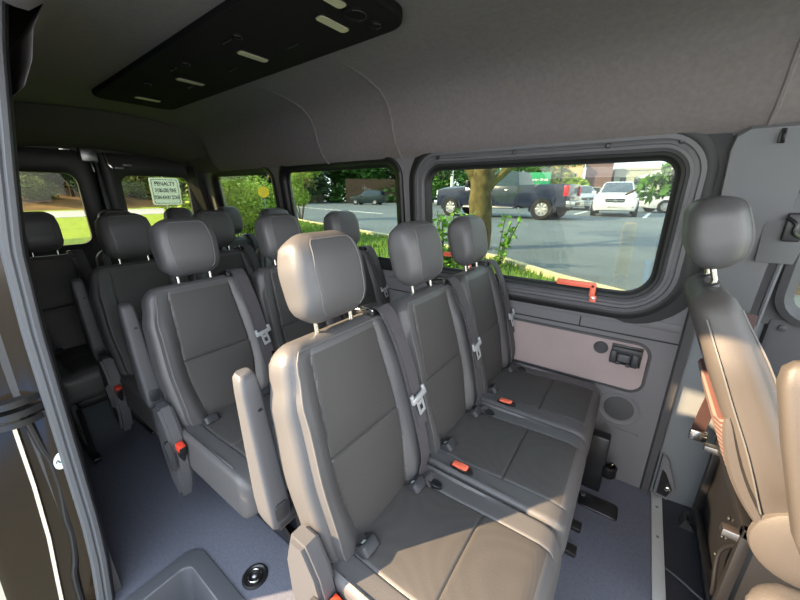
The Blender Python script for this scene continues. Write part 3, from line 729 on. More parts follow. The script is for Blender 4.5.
        for z, xc, dp, wd, sh in ((.550, -.618, .040, .038, 0), (.557, -.620, .060, .048, 0), (.575, -.622, .074, .056, 0), (.62, -.628, .076, .058, 0), (.77, -.646, .062, .054, 0), (.92, -.664, .048, .048, 0), (.950, -.668, .044, .044, 0), (.962, -.670, .030, .032, 0)):
            rings.append([V((xc + x, -.228 + y, z - x * .12)) for x, y in rrect(-dp / 2, dp / 2, -wd / 2, wd / 2, min(.012, wd * .3), 4)])
        loft(bm, rings); am = obj('armrest', bm, PLA, root, smooth=50)
        bm = B(); lathe(bm, [(.006, 0), (.006, .001), (.0005, .0012)], 12, Matrix.Translation((-.633, -.222, .87)) @ Matrix.Rotation(R(90), 4, 'Y')); obj('screw_hole', bm, BLK, am)
        bm = B(); rings = [[V((-.590 + d, -.228 + y, .595 + z)) for y, z in rrect(-.018 + o, .018 - o, -.022 + o, .030 - o, .010, 4)] for o, d in ((0, 0), (0, .003), (.003, .0045))]; loft(bm, rings); obj('pivot_cap', bm, PLD, am)
        bm = B(); tube(bm, [(-.60, -.24, .56), (-.60, -.18, .56)], .018, 10); obj('armrest_pivot', bm, PLD, am)
    else:
        pass
    return root
A_ = build_seat(0, 'aisle seat of the front bench, nearest the camera, with sunlit headrest and raised armrest', 'passenger seats', True)
A_.location = (-.02, .575, 0)
I_ = build_seat(1, 'middle seat of the front bench, between the aisle seat and the window seat', 'passenger seats', False)
I_.location = (-.02, 1.017, 0)
W_ = copy_tree(I_); W_.location = (-.02, 1.459, 0); W_['label'] = 'window seat of the front bench, beside the large window and beige wall insert'
names = {0: ('aisle', .575), 1: ('middle', 1.017), 2: ('window', 1.459)}
rows = {1: (-.835, 'second'), 2: (-1.50, 'third')}
for rk, (dx, rn) in rows.items():
    for k in (0, 1, 2):
        c = copy_tree((A_, I_, I_)[k]); c.location = (-.02 + dx, names[k][1] + .02, 0)
        c['label'] = {0: '%s seat of the %s row, with a raised armrest along the aisle', 1: '%s seat of the %s row, between its aisle and window seats', 2: '%s seat of the %s row, beside the side window'}[k] % (names[k][0], rn)
for k, y in enumerate((.370, .742, 1.114, 1.486)):
    c = copy_tree(I_); c.location = (-2.16, y, 0); c.scale = (1, .82, 1)
    c['label'] = ['leftmost seat of the rear row, in front of the left back-door window', 'second seat from the left in the rear row, before the door post', 'third seat from the left in the rear row, before the parking sign', 'rear row seat in the far corner beside the rearmost side window'][k]
# bench floor mounts seen in front of the first bench
for k, (x, y, lb) in enumerate(((.055, 1.475, 'black floor anchor plate in front of the bench below the wall speaker'), (.03, .70, 'black floor anchor plate under the front bench by the bottom edge'))):
    t = tag(empty('floor_anchor_plate', (x, y, 0)), lb, 'anchor plate', 'bench floor anchors')
    bm = B(); loft(bm, [[V((px, py, z)) for px, py in rrect(-.08 + o, .075 - o, -.045 + o, .045 - o, .018, 5)] for o, z in ((0, .001), (0, .006), (.003, .009))]); obj('plate', bm, STL, t)
    bm = B(); lathe(bm, [(.012, .008), (.012, .016), (.006, .018), (.0005, .018)], 6, Matrix.Translation((-.065, .02, 0))); obj('bolt', bm, STE, t)
t = tag(empty('bench_floor_latch', (.03, 1.585, 0)), 'black latch block holding the bench to the wall-side floor rail', 'latch')
bm = B(); box(bm, (-.06, -.03, .0), (.02, .03, .30), .008); obj('latch_post', bm, STL, t)
bm = B(); lathe(bm, [(.030, .10), (.034, .105), (.034, .15), (.028, .155), (.022, .15), (.020, .135), (.0005, .135)], 24, Matrix.Translation((.035, -.005, 0))); obj('latch_cup', bm, BLK, t)
bm = B(); tube(bm, [(.035, -.005, .14), (.05, -.005, .17)], .004); obj('latch_pin', bm, CHR, t)
# red window latches
def latch(x, z, lb, s=1):
    t = tag(empty('window_emergency_handle', (x, wy(z) - .02, z)), lb, 'handle', 'red window handles')
    bm = B(); box(bm, (-.150, -.020, -.012), (.012, -.002, .014), .006); obj('grip', bm, ORA, t)
    bm = B(); box(bm, (-.010, -.020, -.050), (.014, -.004, .010), .006); box(bm, (-.006, -.016, -.075), (.022, -.002, -.045), .005); obj('lever_arm', bm, ORA, t)
    bm = B(); lathe(bm, [(.008, 0), (.008, .006), (.0005, .007)], 12, Matrix.Translation((.008, -.016, -.055)) @ Matrix.Rotation(R(90), 4, 'X')); obj('pivot', bm, CHR, t)
latch(-.135, .965, 'orange window handle hanging at the lower edge of the large window')
latch(-.735, 1.035, 'red window handle behind the middle and window headrests of the front bench')
# ---------------- driver seat
LD = R(25)
DP = (.455, 1.35, .50)
DM = MX(DP, (-math.sin(LD), 0, math.cos(LD)), (math.cos(LD), 0, math.sin(LD)))
DI = DM.copy()
def driver():
    root = tag(empty('driver_chair', (.5, 1.35, 0)), 'grey-brown leather driver seat in the sun, seen from its side', 'seat')
    inv = Matrix.Translation((-.5, -1.35, 0)); M = inv @ DM
    bm = B()
    def dd(a, s, W_): return .02 * max(0, (abs(a) - .14) / .1) + gro(abs(a) - .14)
    S_, A, rg, n = pad(bm, lambda s: interp([(0, .46), (.2, .50), (.45, .48), (.60, .40), (.66, .34)], s), lambda s: interp([(0, .13), (.3, .112), (.66, .095)], s), .66, M, r=.045, rend=.05, nf=20, ns=20, ak=(-.14, .14), disp=dd)
    bk = obj('backrest', bm, TAN, root)
    bm = B(); piping(bm, rg, A, S_, .05, .62, .003); obj('piping', bm, PIP, bk)
    bm = B()   # side seam along the back edge
    path = [M @ V((-interp([(0, .045), (.3, .030), (.66, .022)], s / 1) , -(interp([(0, .46), (.2, .50), (.45, .48), (.60, .40), (.66, .34)], s) / 2 + .001), s)) for s in [.06 + .03 * k for k in range(19)]]
    tube(bm, path, .0025, 5); obj('side_seam', bm, PIP, bk)
    # net pocket on the back, seen edge-on
    bm = B(); rings = []
    for k in range(12):
        s = .04 + .026 * k; b = .010 * math.sin(math.pi * k / 11) - .022
        rings.append([M @ V((-.073 - d - b, y, s)) for y, d in ((-.215, .0), (-.215, .012), (-.19, .022), (.19, .022), (.215, .012), (.215, 0))])
    loft(bm, rings); obj('net_pocket', bm, NET, bk)
    bm = B(); rings = []
    for k in range(17):
        s = .0 + .021 * k; b = .018 * math.sin(math.pi * k / 16) - .024; q_ = .35 + .65 * math.sin(math.pi * k / 16) ** .5
        rings.append([M @ V((-.070 - b + x * q_, -.232 + y * q_, s)) for x, y in ((-.018, 0), (-.010, .012), (.014, .012), (.018, 0), (.01, -.012), (-.010, -.012))])
    loft(bm, rings); obj('pocket_frame', bm, TAN, bk)
    HM = M @ Matrix.Translation((.036, 0, .70)) @ Matrix.Rotation(R(12), 4, 'Y')
    bm = B(); S_, A, rg, n = pad(bm, lambda s: interp([(0, .22), (.08, .25), (.14, .25), (.2, .22)], s), lambda s: interp([(0, .105), (.09, .130), (.2, .11)], s), .20, HM, r=.040, rend=.042, nf=12, ns=14, disp=lambda a, s, w: .01 * (1 - (a / .14) ** 2))
    hr = obj('head_restraint', bm, LEA, root); bm = B(); piping(bm, rg, A, S_, .03, .18, .002)
    obj('seam_piping', bm, PIP, hr)
    for sg in (-1, 1):
        bm = B(); tube(bm, [HM @ V((-.01, sg * .07, .02)), HM @ V((-.005, sg * .07, -.03)), M @ V((.012, sg * .07, .65))], .008, 10); obj('post', bm, CHR, hr)
        bm = B(); lathe(bm, [(.020, -.004), (.020, .004), (.014, .009), (.009, .009)], 14, M @ Matrix.Translation((.012, sg * .07, .655))); obj('post_sleeve', bm, PLD, bk)
    # folded-up armrest at the inner side
    bm = B(); rings = []
    for k, (t_, dp, wd) in enumerate(((0, .05, .03), (.02, .078, .05), (.06, .092, .062), (.30, .092, .062), (.44, .082, .058), (.475, .062, .044), (.49, .03, .02))):
        c = V((.47, 1.0, .55)) + V((-.30, 0, .954)) * t_ - V((.5, 1.35, 0))
        rings.append([c + V((.954, 0, .30)) * x + V((0, 1, 0)) * y for x, y in rrect(-dp / 2, dp / 2, -wd / 2, wd / 2, min(dp, wd) * .3, 4)])
    loft(bm, rings); am = obj('armrest', bm, TAN, root, smooth=60)
    bm = B(); tube(bm, [(-.05, -.35, .62), (-.05, -.22, .62)], .03, 14); obj('armrest_pivot', bm, PLD, am)
    bm = B(); lathe(bm, [(.115, 0), (.112, .012), (.095, .022), (.05, .028), (.0005, .030)], 32, Matrix.Translation((-.005, -.232, .475)) @ Matrix.Rotation(R(90), 4, 'X')); obj('recliner_cover', bm, TAN, root)
    CM = inv @ MX((.98, 1.35, .53), (-1, 0, 0), (0, 0, 1))
    bm = B(); pad(bm, lambda s: .50, lambda s: .13, .52, CM, r=.04, rend=.05, ak=(-.14, .14), disp=lambda a, s, w: gro(abs(a) - .14)); obj('seat_cushion', bm, TAN, root)
    # pedestal
    def bx(name, lo, hi, m, bev=.004, p=root):
        bm = B(); box(bm, (lo[0] - .5, lo[1] - 1.35, lo[2]), (hi[0] - .5, hi[1] - 1.35, hi[2]), bev); return obj(name, bm, m, p)
    pd = bx('pedestal', (.40, 1.14, .0), (.92, 1.58, .40), BLK, .008)
    for y_ in (1.12, 1.575): bx('pedestal_rail', (.375, y_, -.012), (.40, y_ + .025, .46), STL, .004, pd)
    bx('pedestal_rail', (.375, 1.12, .43), (.40, 1.60, .46), STL, .004, pd); bx('pedestal_rail', (.375, 1.12, .10), (.40, 1.60, .12), STL, .004, pd)
    bx('slide_rail', (.34, 1.13, .405), (.94, 1.16, .43), STE, .003, pd); bx('slide_rail', (.34, 1.54, .405), (.94, 1.57, .43), STE, .003, pd)
    bx('seat_pan', (.42, 1.17, .43), (.95, 1.53, .462), WTR, .004); bx('storage_tray', (.40, 1.12, .42), (.90, 1.16, .47), NET, .004)
    for z in (.18, .26, .34):
        bm = B(); lathe(bm, [(.006, 0), (.006, .004), (.0005, .005)], 10, Matrix.Translation((-.104, -.05, z)) @ Matrix.Rotation(R(-90), 4, 'Y')); obj('bolt', bm, STE, pd)
    bm = B(); tube(bm, curve([(-.09, -.2, .40), (-.13, -.16, .30), (-.12, -.18, .15), (-.10, -.12, .02)], 6), .006); obj('cable', bm, BLK, pd)
    return root
DS = driver()
# front passenger seat further forward: only its armrest reaches into view
PS = tag(empty('front_passenger_seat', (.62, .42, 0)), 'rounded tan armrest of the front passenger seat at the lower right corner', 'seat')
PMM = Matrix.Translation((-.62, -.42, 0)) @ MX((.68, .36, .50), (-math.sin(LD), 0, math.cos(LD)), (math.cos(LD), 0, math.sin(LD)))
bm = B(); pad(bm, lambda s: interp([(0, .46), (.3, .48), (.66, .34)], s), lambda s: interp([(0, .14), (.66, .095)], s), .66, PMM, r=.045, rend=.05, nf=10, ns=12); obj('backrest', bm, TAN, PS)
bm = B(); pad(bm, lambda s: .48, lambda s: .13, .52, Matrix.Translation((-.62, -.42, 0)) @ MX((1.2, .36, .50), (-1, 0, 0), (0, 0, 1)), r=.04, rend=.05, nf=10, ns=12); obj('seat_cushion', bm, TAN, PS)
bm = B(); pad(bm, lambda s: .075, lambda s: interp([(0, .09), (.1, .10), (.4, .085)], s), .42, Matrix.Translation((-.62, -.42, 0)) @ MX((.255, .665, .69), (1, 0, -.05), (.05, 0, 1)), r=.03, rend=.045, nf=6, ns=14); obj('armrest', bm, TAN, PS)
bm = B(); box(bm, (-.10, -.30, .0), (.45, .18, .42), .01); obj('pedestal', bm, BLK, PS)
bm = B(); poly_prism(bm, [(-.02, 0), (.03, 0), (.022, .035), (-.005, .05)], 'y', -.03, .03, .005)
cone = tag(obj('floor_bracket', bm, STE, loc=(.37, 1.60, -.012)), 'small silver wedge bracket on the floor beside the driver seat base', 'bracket')

# ================================================================= OUTSIDE
def sst(a, b, x):
    t = max(0, min(1, (x - a) / (b - a))); return t * t * (3 - 2 * t)
KERB = [(6, .0), (3, 2.1), (.6, 3.75), (-.75, 4.58), (-1.85, 5.45), (-3.3, 6.15), (-5, 6.8), (-7.6, 7.7), (-10.6, 8.8), (-15, 10.6), (-22, 13.6), (-34, 18.5), (-60, 29)]
def gh(x, y):
    d = max(-.2 - y - 1.4, y - 2.0, -(x + 3.9), 0)
    h = -.55 + .87 * sst(0, 2.1, d) if y > .0 or x < -4 else -.62
    if x < -33: h += (-33 - x) * .15
    if x < -33: h += .15 * noise.noise(V((x * .3, y * .3, 0)))
    return h
bm = B(); nx, ny = 120, 90
gx = [6 - 10 * (i / 40) for i in range(40)] + [-4 - 30 * (i / 40) for i in range(40)] + [-34 - 46 * (i / 40) for i in range(41)]
gy = [-14 + 14 * (j / 14) for j in range(14)] + [0 + 9 * (j / 36) for j in range(36)] + [9 + 36 * (j / 36) for j in range(37)]
g = [[bm.verts.new((x, y, gh(x, y))) for y in gy] for x in gx]
def beyond(x, y):
    for (a, b), (c, d) in zip(KERB, KERB[1:]):
        if c <= x <= a: return y > b + (d - b) * (x - a) / (c - a) + .5
    return False
for i in range(len(gx) - 1):
    for j in range(len(gy) - 1):
        if all(beyond(v.co.x, v.co.y) for v in (g[i][j], g[i + 1][j], g[i + 1][j + 1], g[i][j + 1])): continue
        f = bm.faces.new((g[i][j], g[i + 1][j], g[i + 1][j + 1], g[i][j + 1]))
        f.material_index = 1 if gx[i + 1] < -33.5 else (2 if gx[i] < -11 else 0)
tag(obj('lawn_ground', bm, [GRS, HIL, mat('backlit_lawn', (138, 164, 40), .9, bump=1, scale=40, vary=.2, vscale=4)]), kind='structure')  # third slot: same lawn coloured brighter lime to look backlit
# blades on the near verge
bm = B()
for k in range(26000):
    x = random.uniform(-12, 1.0); y = random.uniform(2.6, 9.5)
    ky = None
    for (a, b), (c, d) in zip(KERB, KERB[1:]):
        if c <= x <= a: ky = b + (d - b) * (x - a) / (c - a)
    if ky is None or y > ky - .03: continue
    z = gh(x, y); t = random.uniform(0, 6.28); h = random.uniform(.05, .12); w_ = .012
    dx, dy = math.cos(t) * w_, math.sin(t) * w_
    bm.faces.new([bm.verts.new(p) for p in ((x - dx, y - dy, z - .01), (x + dx, y + dy, z - .01), (x + dy * 2, y - dx * 2, z + h))])
tag(obj('grass_blades', bm, GRS, smooth=0, recalc=False), 'short green grass on the verge between van and kerb', 'grass', kind='stuff')
bm = B(); n = len(KERB)
top = [bm.verts.new((x, y, .35)) for x, y in KERB]; far = [bm.verts.new((x, 110, .35)) for x, y in KERB]
for i in range(n - 1): bm.faces.new((top[i], top[i + 1], far[i + 1], far[i]))
e1 = [bm.verts.new((6, 0, .349)), bm.verts.new((60, 0, .349)), bm.verts.new((60, 110, .349)), bm.verts.new((6, 110, .349))]; bm.faces.new(e1)
bmesh.ops.recalc_face_normals(bm, faces=bm.faces)
tag(obj('parking_lot', bm, ASP, smooth=0), kind='structure')
bm = B(); rings = []
for i, (x, y) in enumerate(KERB):
    a = V(KERB[max(0, i - 1)]); b = V(KERB[min(n - 1, i + 1)]); d = (b - a).normalized(); m_ = V((-d.y, d.x))
    if m_.y > 0: m_ = -m_
    rings.append([V((x + m_.x * o, y + m_.y * o, z)) for o, z in ((.0, .2), (.0, .385), (.02, .40), (.08, .40), (.10, .385), (.10, .1))])
loft(bm, rings); tag(obj('kerb', bm, CON), kind='structure')
bm = B(); box(bm, (-31.5, -14, .22), (-22.6, 40, .335)); tag(obj('rear_road', bm, mat('pale_asphalt', (176, 180, 184), .85, bump=.4, scale=20), smooth=0), kind='structure')
# lot behind the camera, with accessible-bay paint
bm = B(); box(bm, (-3.8, -14, -.66), (14, -.15, -.60)); tag(obj('parking_bay', bm, ASP, smooth=0), kind='structure')
bm = B(); box(bm, (.15, -3.4, -.60), (2.0, -1.6, -.594)); tag(obj('blue_bay_marking', bm, BLU, smooth=0), 'blue painted square on the parking bay outside the sliding door', 'marking')
# road paint
def paint(name, pts, lb, gr=None):
    bm = B(); bm.faces.new([bm.verts.new((x, y, .356)) for x, y in pts]); rr = bmesh.ops.extrude_face_region(bm, geom=bm.faces[:])
    bmesh.ops.translate(bm, verts=[v for v in rr['geom'] if isinstance(v, bmesh.types.BMVert)], vec=(0, 0, .006))
    return tag(obj(name, bm, WHT, smooth=0), lb, 'marking', gr)
paint('bay_line', [(-.10, 19.2), (.05, 19.2), (.25, 24.5), (.10, 24.5)], 'white bay line right of the white car facing the van')
paint('bay_line', [(-3.2, 20.6), (-3.05, 20.6), (-3.0, 25), (-3.15, 25)], 'white bay line left of the white car facing the van')
paint('road_line', [(-40, 24.6), (-12, 15.2), (-12, 15.05), (-40, 24.4)], 'long pale line along the road in front of the distant dark car')
# ---------------- foliage
def leaf_mesh(blobs, n, size, seed=0, droop=0):
    rnd = random.Random(seed); bm = B(); tot = sum(b[3] ** 2 for b in blobs)
    for bx_, by_, bz_, br in blobs:
        for k in range(int(n * br * br / tot)):
            while True:
                p = V((rnd.uniform(-1, 1), rnd.uniform(-1, 1), rnd.uniform(-1, 1)))
                if .25 < p.length < 1: break
            p = p.normalized() * (p.length ** .45) * br * rnd.uniform(.8, 1.08)
            p.z *= .85; c = V((bx_, by_, bz_)) + p
            a = V((rnd.gauss(0, 1), rnd.gauss(0, 1), rnd.gauss(0, .6) - droop)).normalized(); b = a.cross(V((rnd.gauss(0, 1), rnd.gauss(0, 1), rnd.gauss(0, 1)))).normalized()
            s = size * rnd.uniform(.6, 1.3)
            bm.faces.new([bm.verts.new(q) for q in (c - a * s, c - b * s * .42, c + a * s, c + b * s * .42)])
    return bm
def tree(name, loc, h, crown, leaf, bark, tr, label, group=None, n=2600, size=.22, seed=1, trunk_top=.55, cat='tree'):
    t = tag(empty(name, loc), label, cat, group)
    rnd = random.Random(seed)
    bm = B(); tube(bm, curve([(0, 0, -.3), (rnd.uniform(-.1, .1), 0, h * .25), (rnd.uniform(-.2, .2), .1, h * .5), (0, 0, h * .8)], 5), [tr * (1 - .7 * k / 15) for k in range(16)], 9)
    for k in range(5):
        a = rnd.uniform(0, 6.28); z = h * rnd.uniform(.4, .65)
        tube(bm, [(0, 0, z), (math.cos(a) * crown * .4, math.sin(a) * crown * .4, z + h * .12), (math.cos(a) * crown * .7, math.sin(a) * crown * .7, z + h * .22)], [tr * .4, tr * .25, tr * .1], 6)
    obj('trunk', bm, bark, t)
    bl = [(rnd.uniform(-1, 1) * crown * .6, rnd.uniform(-1, 1) * crown * .6, h * trunk_top + rnd.uniform(0, 1) * h * (1 - trunk_top), crown * rnd.uniform(.35, .6)) for k in range(9)]
    obj('foliage', leaf_mesh(bl, n, size, seed), leaf, t, smooth=0, recalc=False)
    return t
def tcopy(src, loc, s, rz, label):
    c = copy_tree(src); c.location = loc; c.scale = (s, s, s); c.rotation_euler.z = rz; c['label'] = label; return c
WG = 'woods beyond the road'
t0 = tree('woodland_tree', (-35.5, 31.2, .3), 13, 4.5, LFD, BRD, .28, 'dark leafy tree beyond the road, left part of the middle side window', WG, 6500, .40, 3, .06)
t1 = tree('woodland_tree', (-30.1, 40.2, .3), 13, 4.5, LFG, BRD, .25, 'green tree beyond the road above the distant dark car', WG, 6500, .38, 5, .06)
t2 = tree('woodland_tree', (-55.2, 6.9, 4.0), 12, 4.2, LFM, BRD, .22, 'mossy sparse tree on the slope seen through the left back-door window', WG, 5600, .30, 8, .05)
WL = ['dark tree at the far left of the middle side window, beyond the kerb shrub', 'dark tree behind the slatted fence, second from the window edge', 'dark tree rising behind the brown wooden fence', 'dark tree left of the light pole, behind the pickup bonnet', 'green tree in the middle of the middle side window', 'green tree directly above the distant dark car', 'green tree right of the brown wooden fence', 'green tree hidden deepest behind the light pole', 'green tree between the light pole and the near trunk']
RL = ['farthest tree on the slope, at the left edge of the left back-door window', 'tree up the slope in the middle of the left back-door window', 'slope tree nearest the road in the left back-door window', 'tree up the slope beside the post between the back doors', 'mossy tree nearest the road in the right back-door window', 'slope tree directly behind the white penalty sign', 'slope tree at the right edge of the right back-door window', 'tree seen through the gap left of the bright green bush', 'green tree far behind the bright green bush', 'tree behind the yellow round sign']
k = 0
for src, pts in ((t0, [(-41.2, 29.8), (-42.6, 33.9), (-35.1, 41.8), (-25.5, 46.1)]), (t1, [(-38.2, 37.0), (-34.1, 38.1), (-31.4, 48.3), (-25.6, 53.7), (-22, 52)])):
    for (x, y) in pts:
        k += 1; tcopy(src, (x, y, .3), random.uniform(.85, 1.1), random.uniform(0, 6), WL[k - 1]).name = 'woodland_tree.%03d' % (k + 10)
for i, (x, y) in enumerate([(-64.3, 5.6), (-61.9, 9.9), (-53.7, 10.6), (-58.9, 14.5), (-47.3, 13.8), (-51.1, 17.5), (-43, 19.5), (-43.8, 24.2), (-47.6, 25.2), (-39, 27)]):
    tcopy((t2, t0, t2, t1)[i % 4], (x, y, gh(x, y) - .2), random.uniform(.8, 1.0), random.uniform(0, 6), RL[i])
for i, (x, y, s_) in enumerate([(-37.5, 5.2, .42), (-39.5, 8.0, .5), (-36.8, 9.6, .36), (-38.5, 13.0, .45), (-37.0, 16.2, .42), (-43.5, 7.0, .6)]):
    tcopy((t2, t0)[i % 3 == 1], (x, y, gh(x, y) - .3), s_, i * 1.3, ['low scrubby thicket at the slope foot, left in the left back-door window', 'low scrubby thicket in the middle of the left back-door window', 'low scrubby thicket at the right edge of the left back-door window', 'low scrubby thicket at the left edge of the right back-door window', 'low scrubby thicket below the white penalty sign', 'taller scrub higher on the slope, left back-door window'][i])
# bright shrubs by the rear side window
def bush(loc, r, h, leaf, label, n, size, seed, name='leafy_bush', group=None):
    t = tag(empty(name, loc), label, 'bush', group); rnd = random.Random(seed)
    bm = B()
    for k in range(7):
        a = rnd.uniform(0, 6.28); tube(bm, [(0, 0, -.1), (math.cos(a) * r * .3, math.sin(a) * r * .3, h * .4), (math.cos(a) * r * .6, math.sin(a) * r * .6, h * .85)], [.03, .02, .008], 5)
    obj('stems', bm, BRD, t)
    bl = [(rnd.uniform(-1, 1) * r * .6, rnd.uniform(-1, 1) * r * .6, h * rnd.uniform(.25, .85), r * rnd.uniform(.35, .55)) for k in range(12)]
    obj('foliage', leaf_mesh(bl, n, size, seed), leaf, t, smooth=0, recalc=False); return t
bush((-7.5, 3.65, .25), 1.0, 2.3, LFB, 'large bright green bush filling the left of the rearmost side window', 9000, .055, 11)
bush((-9.2, 5.5, .25), 1.2, 1.6, LFB, 'lower bright green bush beside the yellow round sign', 8000, .055, 12)
bush((-11.6, 9.2, .28), .95, 2.9, LFB, 'yellow-green bush at the left edge of the middle side window', 6000, .06, 13)
bush((-14.2, 9.9, .30), .45, .8, LFM, 'small pale shrub at the kerb by the middle side window', 1400, .06, 14)
# the near tree in front of the pickup
t = tag(empty('near_tree', (-2.55, 6.2, .3)), 'mossy tree trunk with forked branches standing in front of the dark pickup', 'tree')
bm = B()
tube(bm, curve([(0, 0, -.3), (0, 0, .6), (-.02, .0, 1.1), (.02, 0, 1.45), (.06, 0, 1.75), (.22, .1, 2.5), (.3, .2, 3.4)], 5), [.235 - .003 * k for k in range(31)], 14)
tube(bm, curve([(-.02, 0, .95), (-.10, 0, 1.3), (-.32, -.1, 1.65), (-.75, -.2, 2.3), (-1.3, -.3, 3.2)], 5), [.13 - .003 * k for k in range(21)], 10)
tube(bm, curve([(.04, 0, 1.0), (.20, .05, 1.28), (.42, .1, 1.50), (.62, .2, 1.80), (.9, .4, 2.6)], 5), [.085 - .002 * k for k in range(21)], 8)
for v in bm.verts: v.co += V((1, 1, 0)) * .025 * noise.noise(v.co * 5)
obj('trunk', bm, BRK, t)
bl = [(random.uniform(-2.2, 2.4), random.uniform(-1.5, 1.8), random.uniform(2.5, 4.6), random.uniform(.6, 1.0)) for k in range(16)]
obj('foliage', leaf_mesh(bl, 7000, .07, 21), LFG, t, smooth=0, recalc=False)
bl = [(-.75, -.1, 1.45, .16), (1.85, .0, 1.70, .15), (2.4, .0, 1.66, .16), (2.6, 0, 1.74, .14)]
obj('low_twigs', leaf_mesh(bl, 420, .045, 22), LFD, t, smooth=0, recalc=False)
# drooping branch with large leaves at the upper right of the big window
t = tag(empty('drooping_branch_tree', (1.48, 5.3, .3)), 'leafy tree whose drooping branch enters the large window at its upper right', 'tree')
bm = B(); tube(bm, [(0, 0, -.4), (0, 0, 1.4), (.1, 0, 3.2)], [.16, .13, .10], 10)
tube(bm, curve([(0, 0, 1.7), (-.6, .2, 1.62), (-1.1, .3, 1.45), (-1.75, .35, 1.05)], 6), [.035 - .0012 * k for k in range(19)], 6); obj('trunk', bm, BRD, t)
bm = leaf_mesh([(-1.25, .3, 1.34, .17), (-1.45, .3, 1.14, .19), (-1.15, .3, 1.20, .18), (-1.0, .25, 1.48, .16), (-.85, .3, 1.22, .2), (-.75, .2, 1.42, .18), (-.7, .2, 1.05, .18), (-.4, .1, 1.5, .3), (0, 0, 2.8, .9)], 3600, .075, 31, .8); obj('foliage', bm, LFG, t, smooth=0, recalc=False)
LFM2 = mat('leaf_shrub', (98, 148, 50), .6, vary=.3, vscale=6)
# sprigs of shrub between van and lot
def sprig(loc, n, h, spread, label, seed, lean=0):
    rnd = random.Random(seed); t = tag(empty('verge_shrub', loc), label, 'shrub')
    bs = B(); bl_ = B()
    for k in range(n):
        a = rnd.uniform(0, 6.28); r = rnd.uniform(.2, 1) * spread; hh = h * rnd.uniform(.6, 1)
        P = curve([(0, 0, -.1), (math.cos(a) * r * .4 + lean * .4, math.sin(a) * r * .4, hh * .5), (math.cos(a) * r + lean, math.sin(a) * r, hh)], 6)
        tube(bs, P, .006, 4)
        for p in P[3:]:
            for q in range(3):
                d = V((rnd.gauss(0, 1), rnd.gauss(0, 1), rnd.gauss(.2, .6))).normalized(); s = rnd.uniform(.06, .11)
                b = d.cross(V((rnd.gauss(0, 1), rnd.gauss(0, 1), rnd.gauss(0, 1)))).normalized() * s * .3
                bl_.faces.new([bl_.verts.new(x) for x in (p, p + d * s * .5 + b, p + d * s, p + d * s * .5 - b)])
    obj('stems', bs, BRD, t); obj('leaves', bl_, LFM2, t, smooth=0, recalc=False); return t
sprig((-2.30, 4.35, .05), 20, 1.15, .42, 'light green shrub rising between the two nearer window headrests', 41)
sprig((-1.62, 4.62, .15), 5, .92, .14, 'leafy sprig curving up beside the tree trunk right of the window headrest', 42, .18)
# ---------------- light pole, signs, fence
t = tag(empty('lot_light_pole', (-9.9, 19.3, .35)), 'pale light pole on a rounded yellow base left of the pickup', 'lamp post')
bm = B(); tube(bm, [(0, 0, .6), (0, 0, 7)], [.09, .07], 12); obj('pole', bm, WHT, t)
bm = B(); lathe(bm, [(.42, 0), (.42, .75), (.36, .95), (.2, 1.02), (.0005, 1.03)], 20); obj('base', bm, YEL, t)
bm = B(); box(bm, (-.7, -.15, 6.9), (.2, .15, 7.1), .04); obj('lamp_head', bm, POLE, t)
t = tag(empty('green_shop_sign', (-6.6, 24.9, .35)), 'green rectangular sign with white lettering above the pickup bed', 'sign')
M_ = Matrix.Rotation(R(15), 4, 'Z')
bm = B(); box(bm, (-.85, -.08, 1.35), (1.05, .08, 2.45), .02, M_); obj('sign_board', bm, GSN, t)
for sx_ in (-.8, .8):
    bm = B(); box(bm, (sx_ - .05, -.05, 0), (sx_ + .05, .05, 1.56), .01, M_); obj('post', bm, POLE, t)
text_mesh('Enterprise Rent', .25, M_ @ V((.1, -.10, 1.98)), (R(90), 0, R(15)), WHT, 'lettering', t, .004, bold=.008)
t = tag(empty('yellow_round_sign', (-7.05, 4.62, .25)), 'round yellow sign on a thin post beside the bright bushes', 'sign')
M_ = Matrix.Translation((0, 0, 1.16)) @ Matrix.Rotation(R(58), 4, 'Z') @ Matrix.Rotation(R(90), 4, 'X')
bm = B(); lathe(bm, [(.115, -.01), (.12, 0), (.115, .01), (.0005, .011)], 24, M_); obj('sign_face', bm, YEL, t)
bm = B(); tube(bm, [(-.03, .03, -.2), (-.03, .03, 1.2)], .014, 8); obj('post', bm, POLE, t)
t = tag(empty('tow_away_sign', (-7.1, 2.70, .2)), 'white parking penalty sign reading tow-away zone, behind the right back door', 'sign')
bm = B(); tube(bm, [(-.03, 0, -.3), (-.03, 0, 1.75)], .022, 8); obj('post', bm, POLE, t)
bm = B(); loft(bm, [[V((x, y, z)) for y, z in rrect(-.235, .235, .98, 1.44, .035, 5)] for x in (-.004, .004)]); sg = obj('sign_plate', bm, SGN, t, smooth=0)
bm = B(); loft(bm, [[V((.0055, y, z)) for y, z in rrect(-.210 + o, .210 - o, 1.005 + o, 1.415 - o, .03, 5)] for o in (0, .008)], cap=False); obj('sign_border', bm, INK, sg, smooth=0)
for s_, z_, q_ in (('PENALTY', 1.340, .092), ('$100-500 FINE', 1.225, .092), ('TOW-AWAY ZONE', 1.105, .088)):
    text_mesh(s_, q_, (.006, 0, z_), (R(90), 0, R(90)), INK, 'lettering', sg, .0008, bold=.0025, narrow=.85 if s_ == 'PENALTY' else .60 if '$' in s_ else .52)
t = tag(empty('wooden_fence', (-29.2, 35.8, .3)), 'brown wooden board fence beyond the distant dark car', 'fence')
bm = B()
for k in range(40):
    box(bm, (-.09 + (k - 20) * .2, -.02, 0), (.095 + (k - 20) * .2, .02, 3.0 + .05 * (k % 2)), 0, Matrix.Rotation(R(50), 4, 'Z'))
obj('boards', bm, FEN, t)
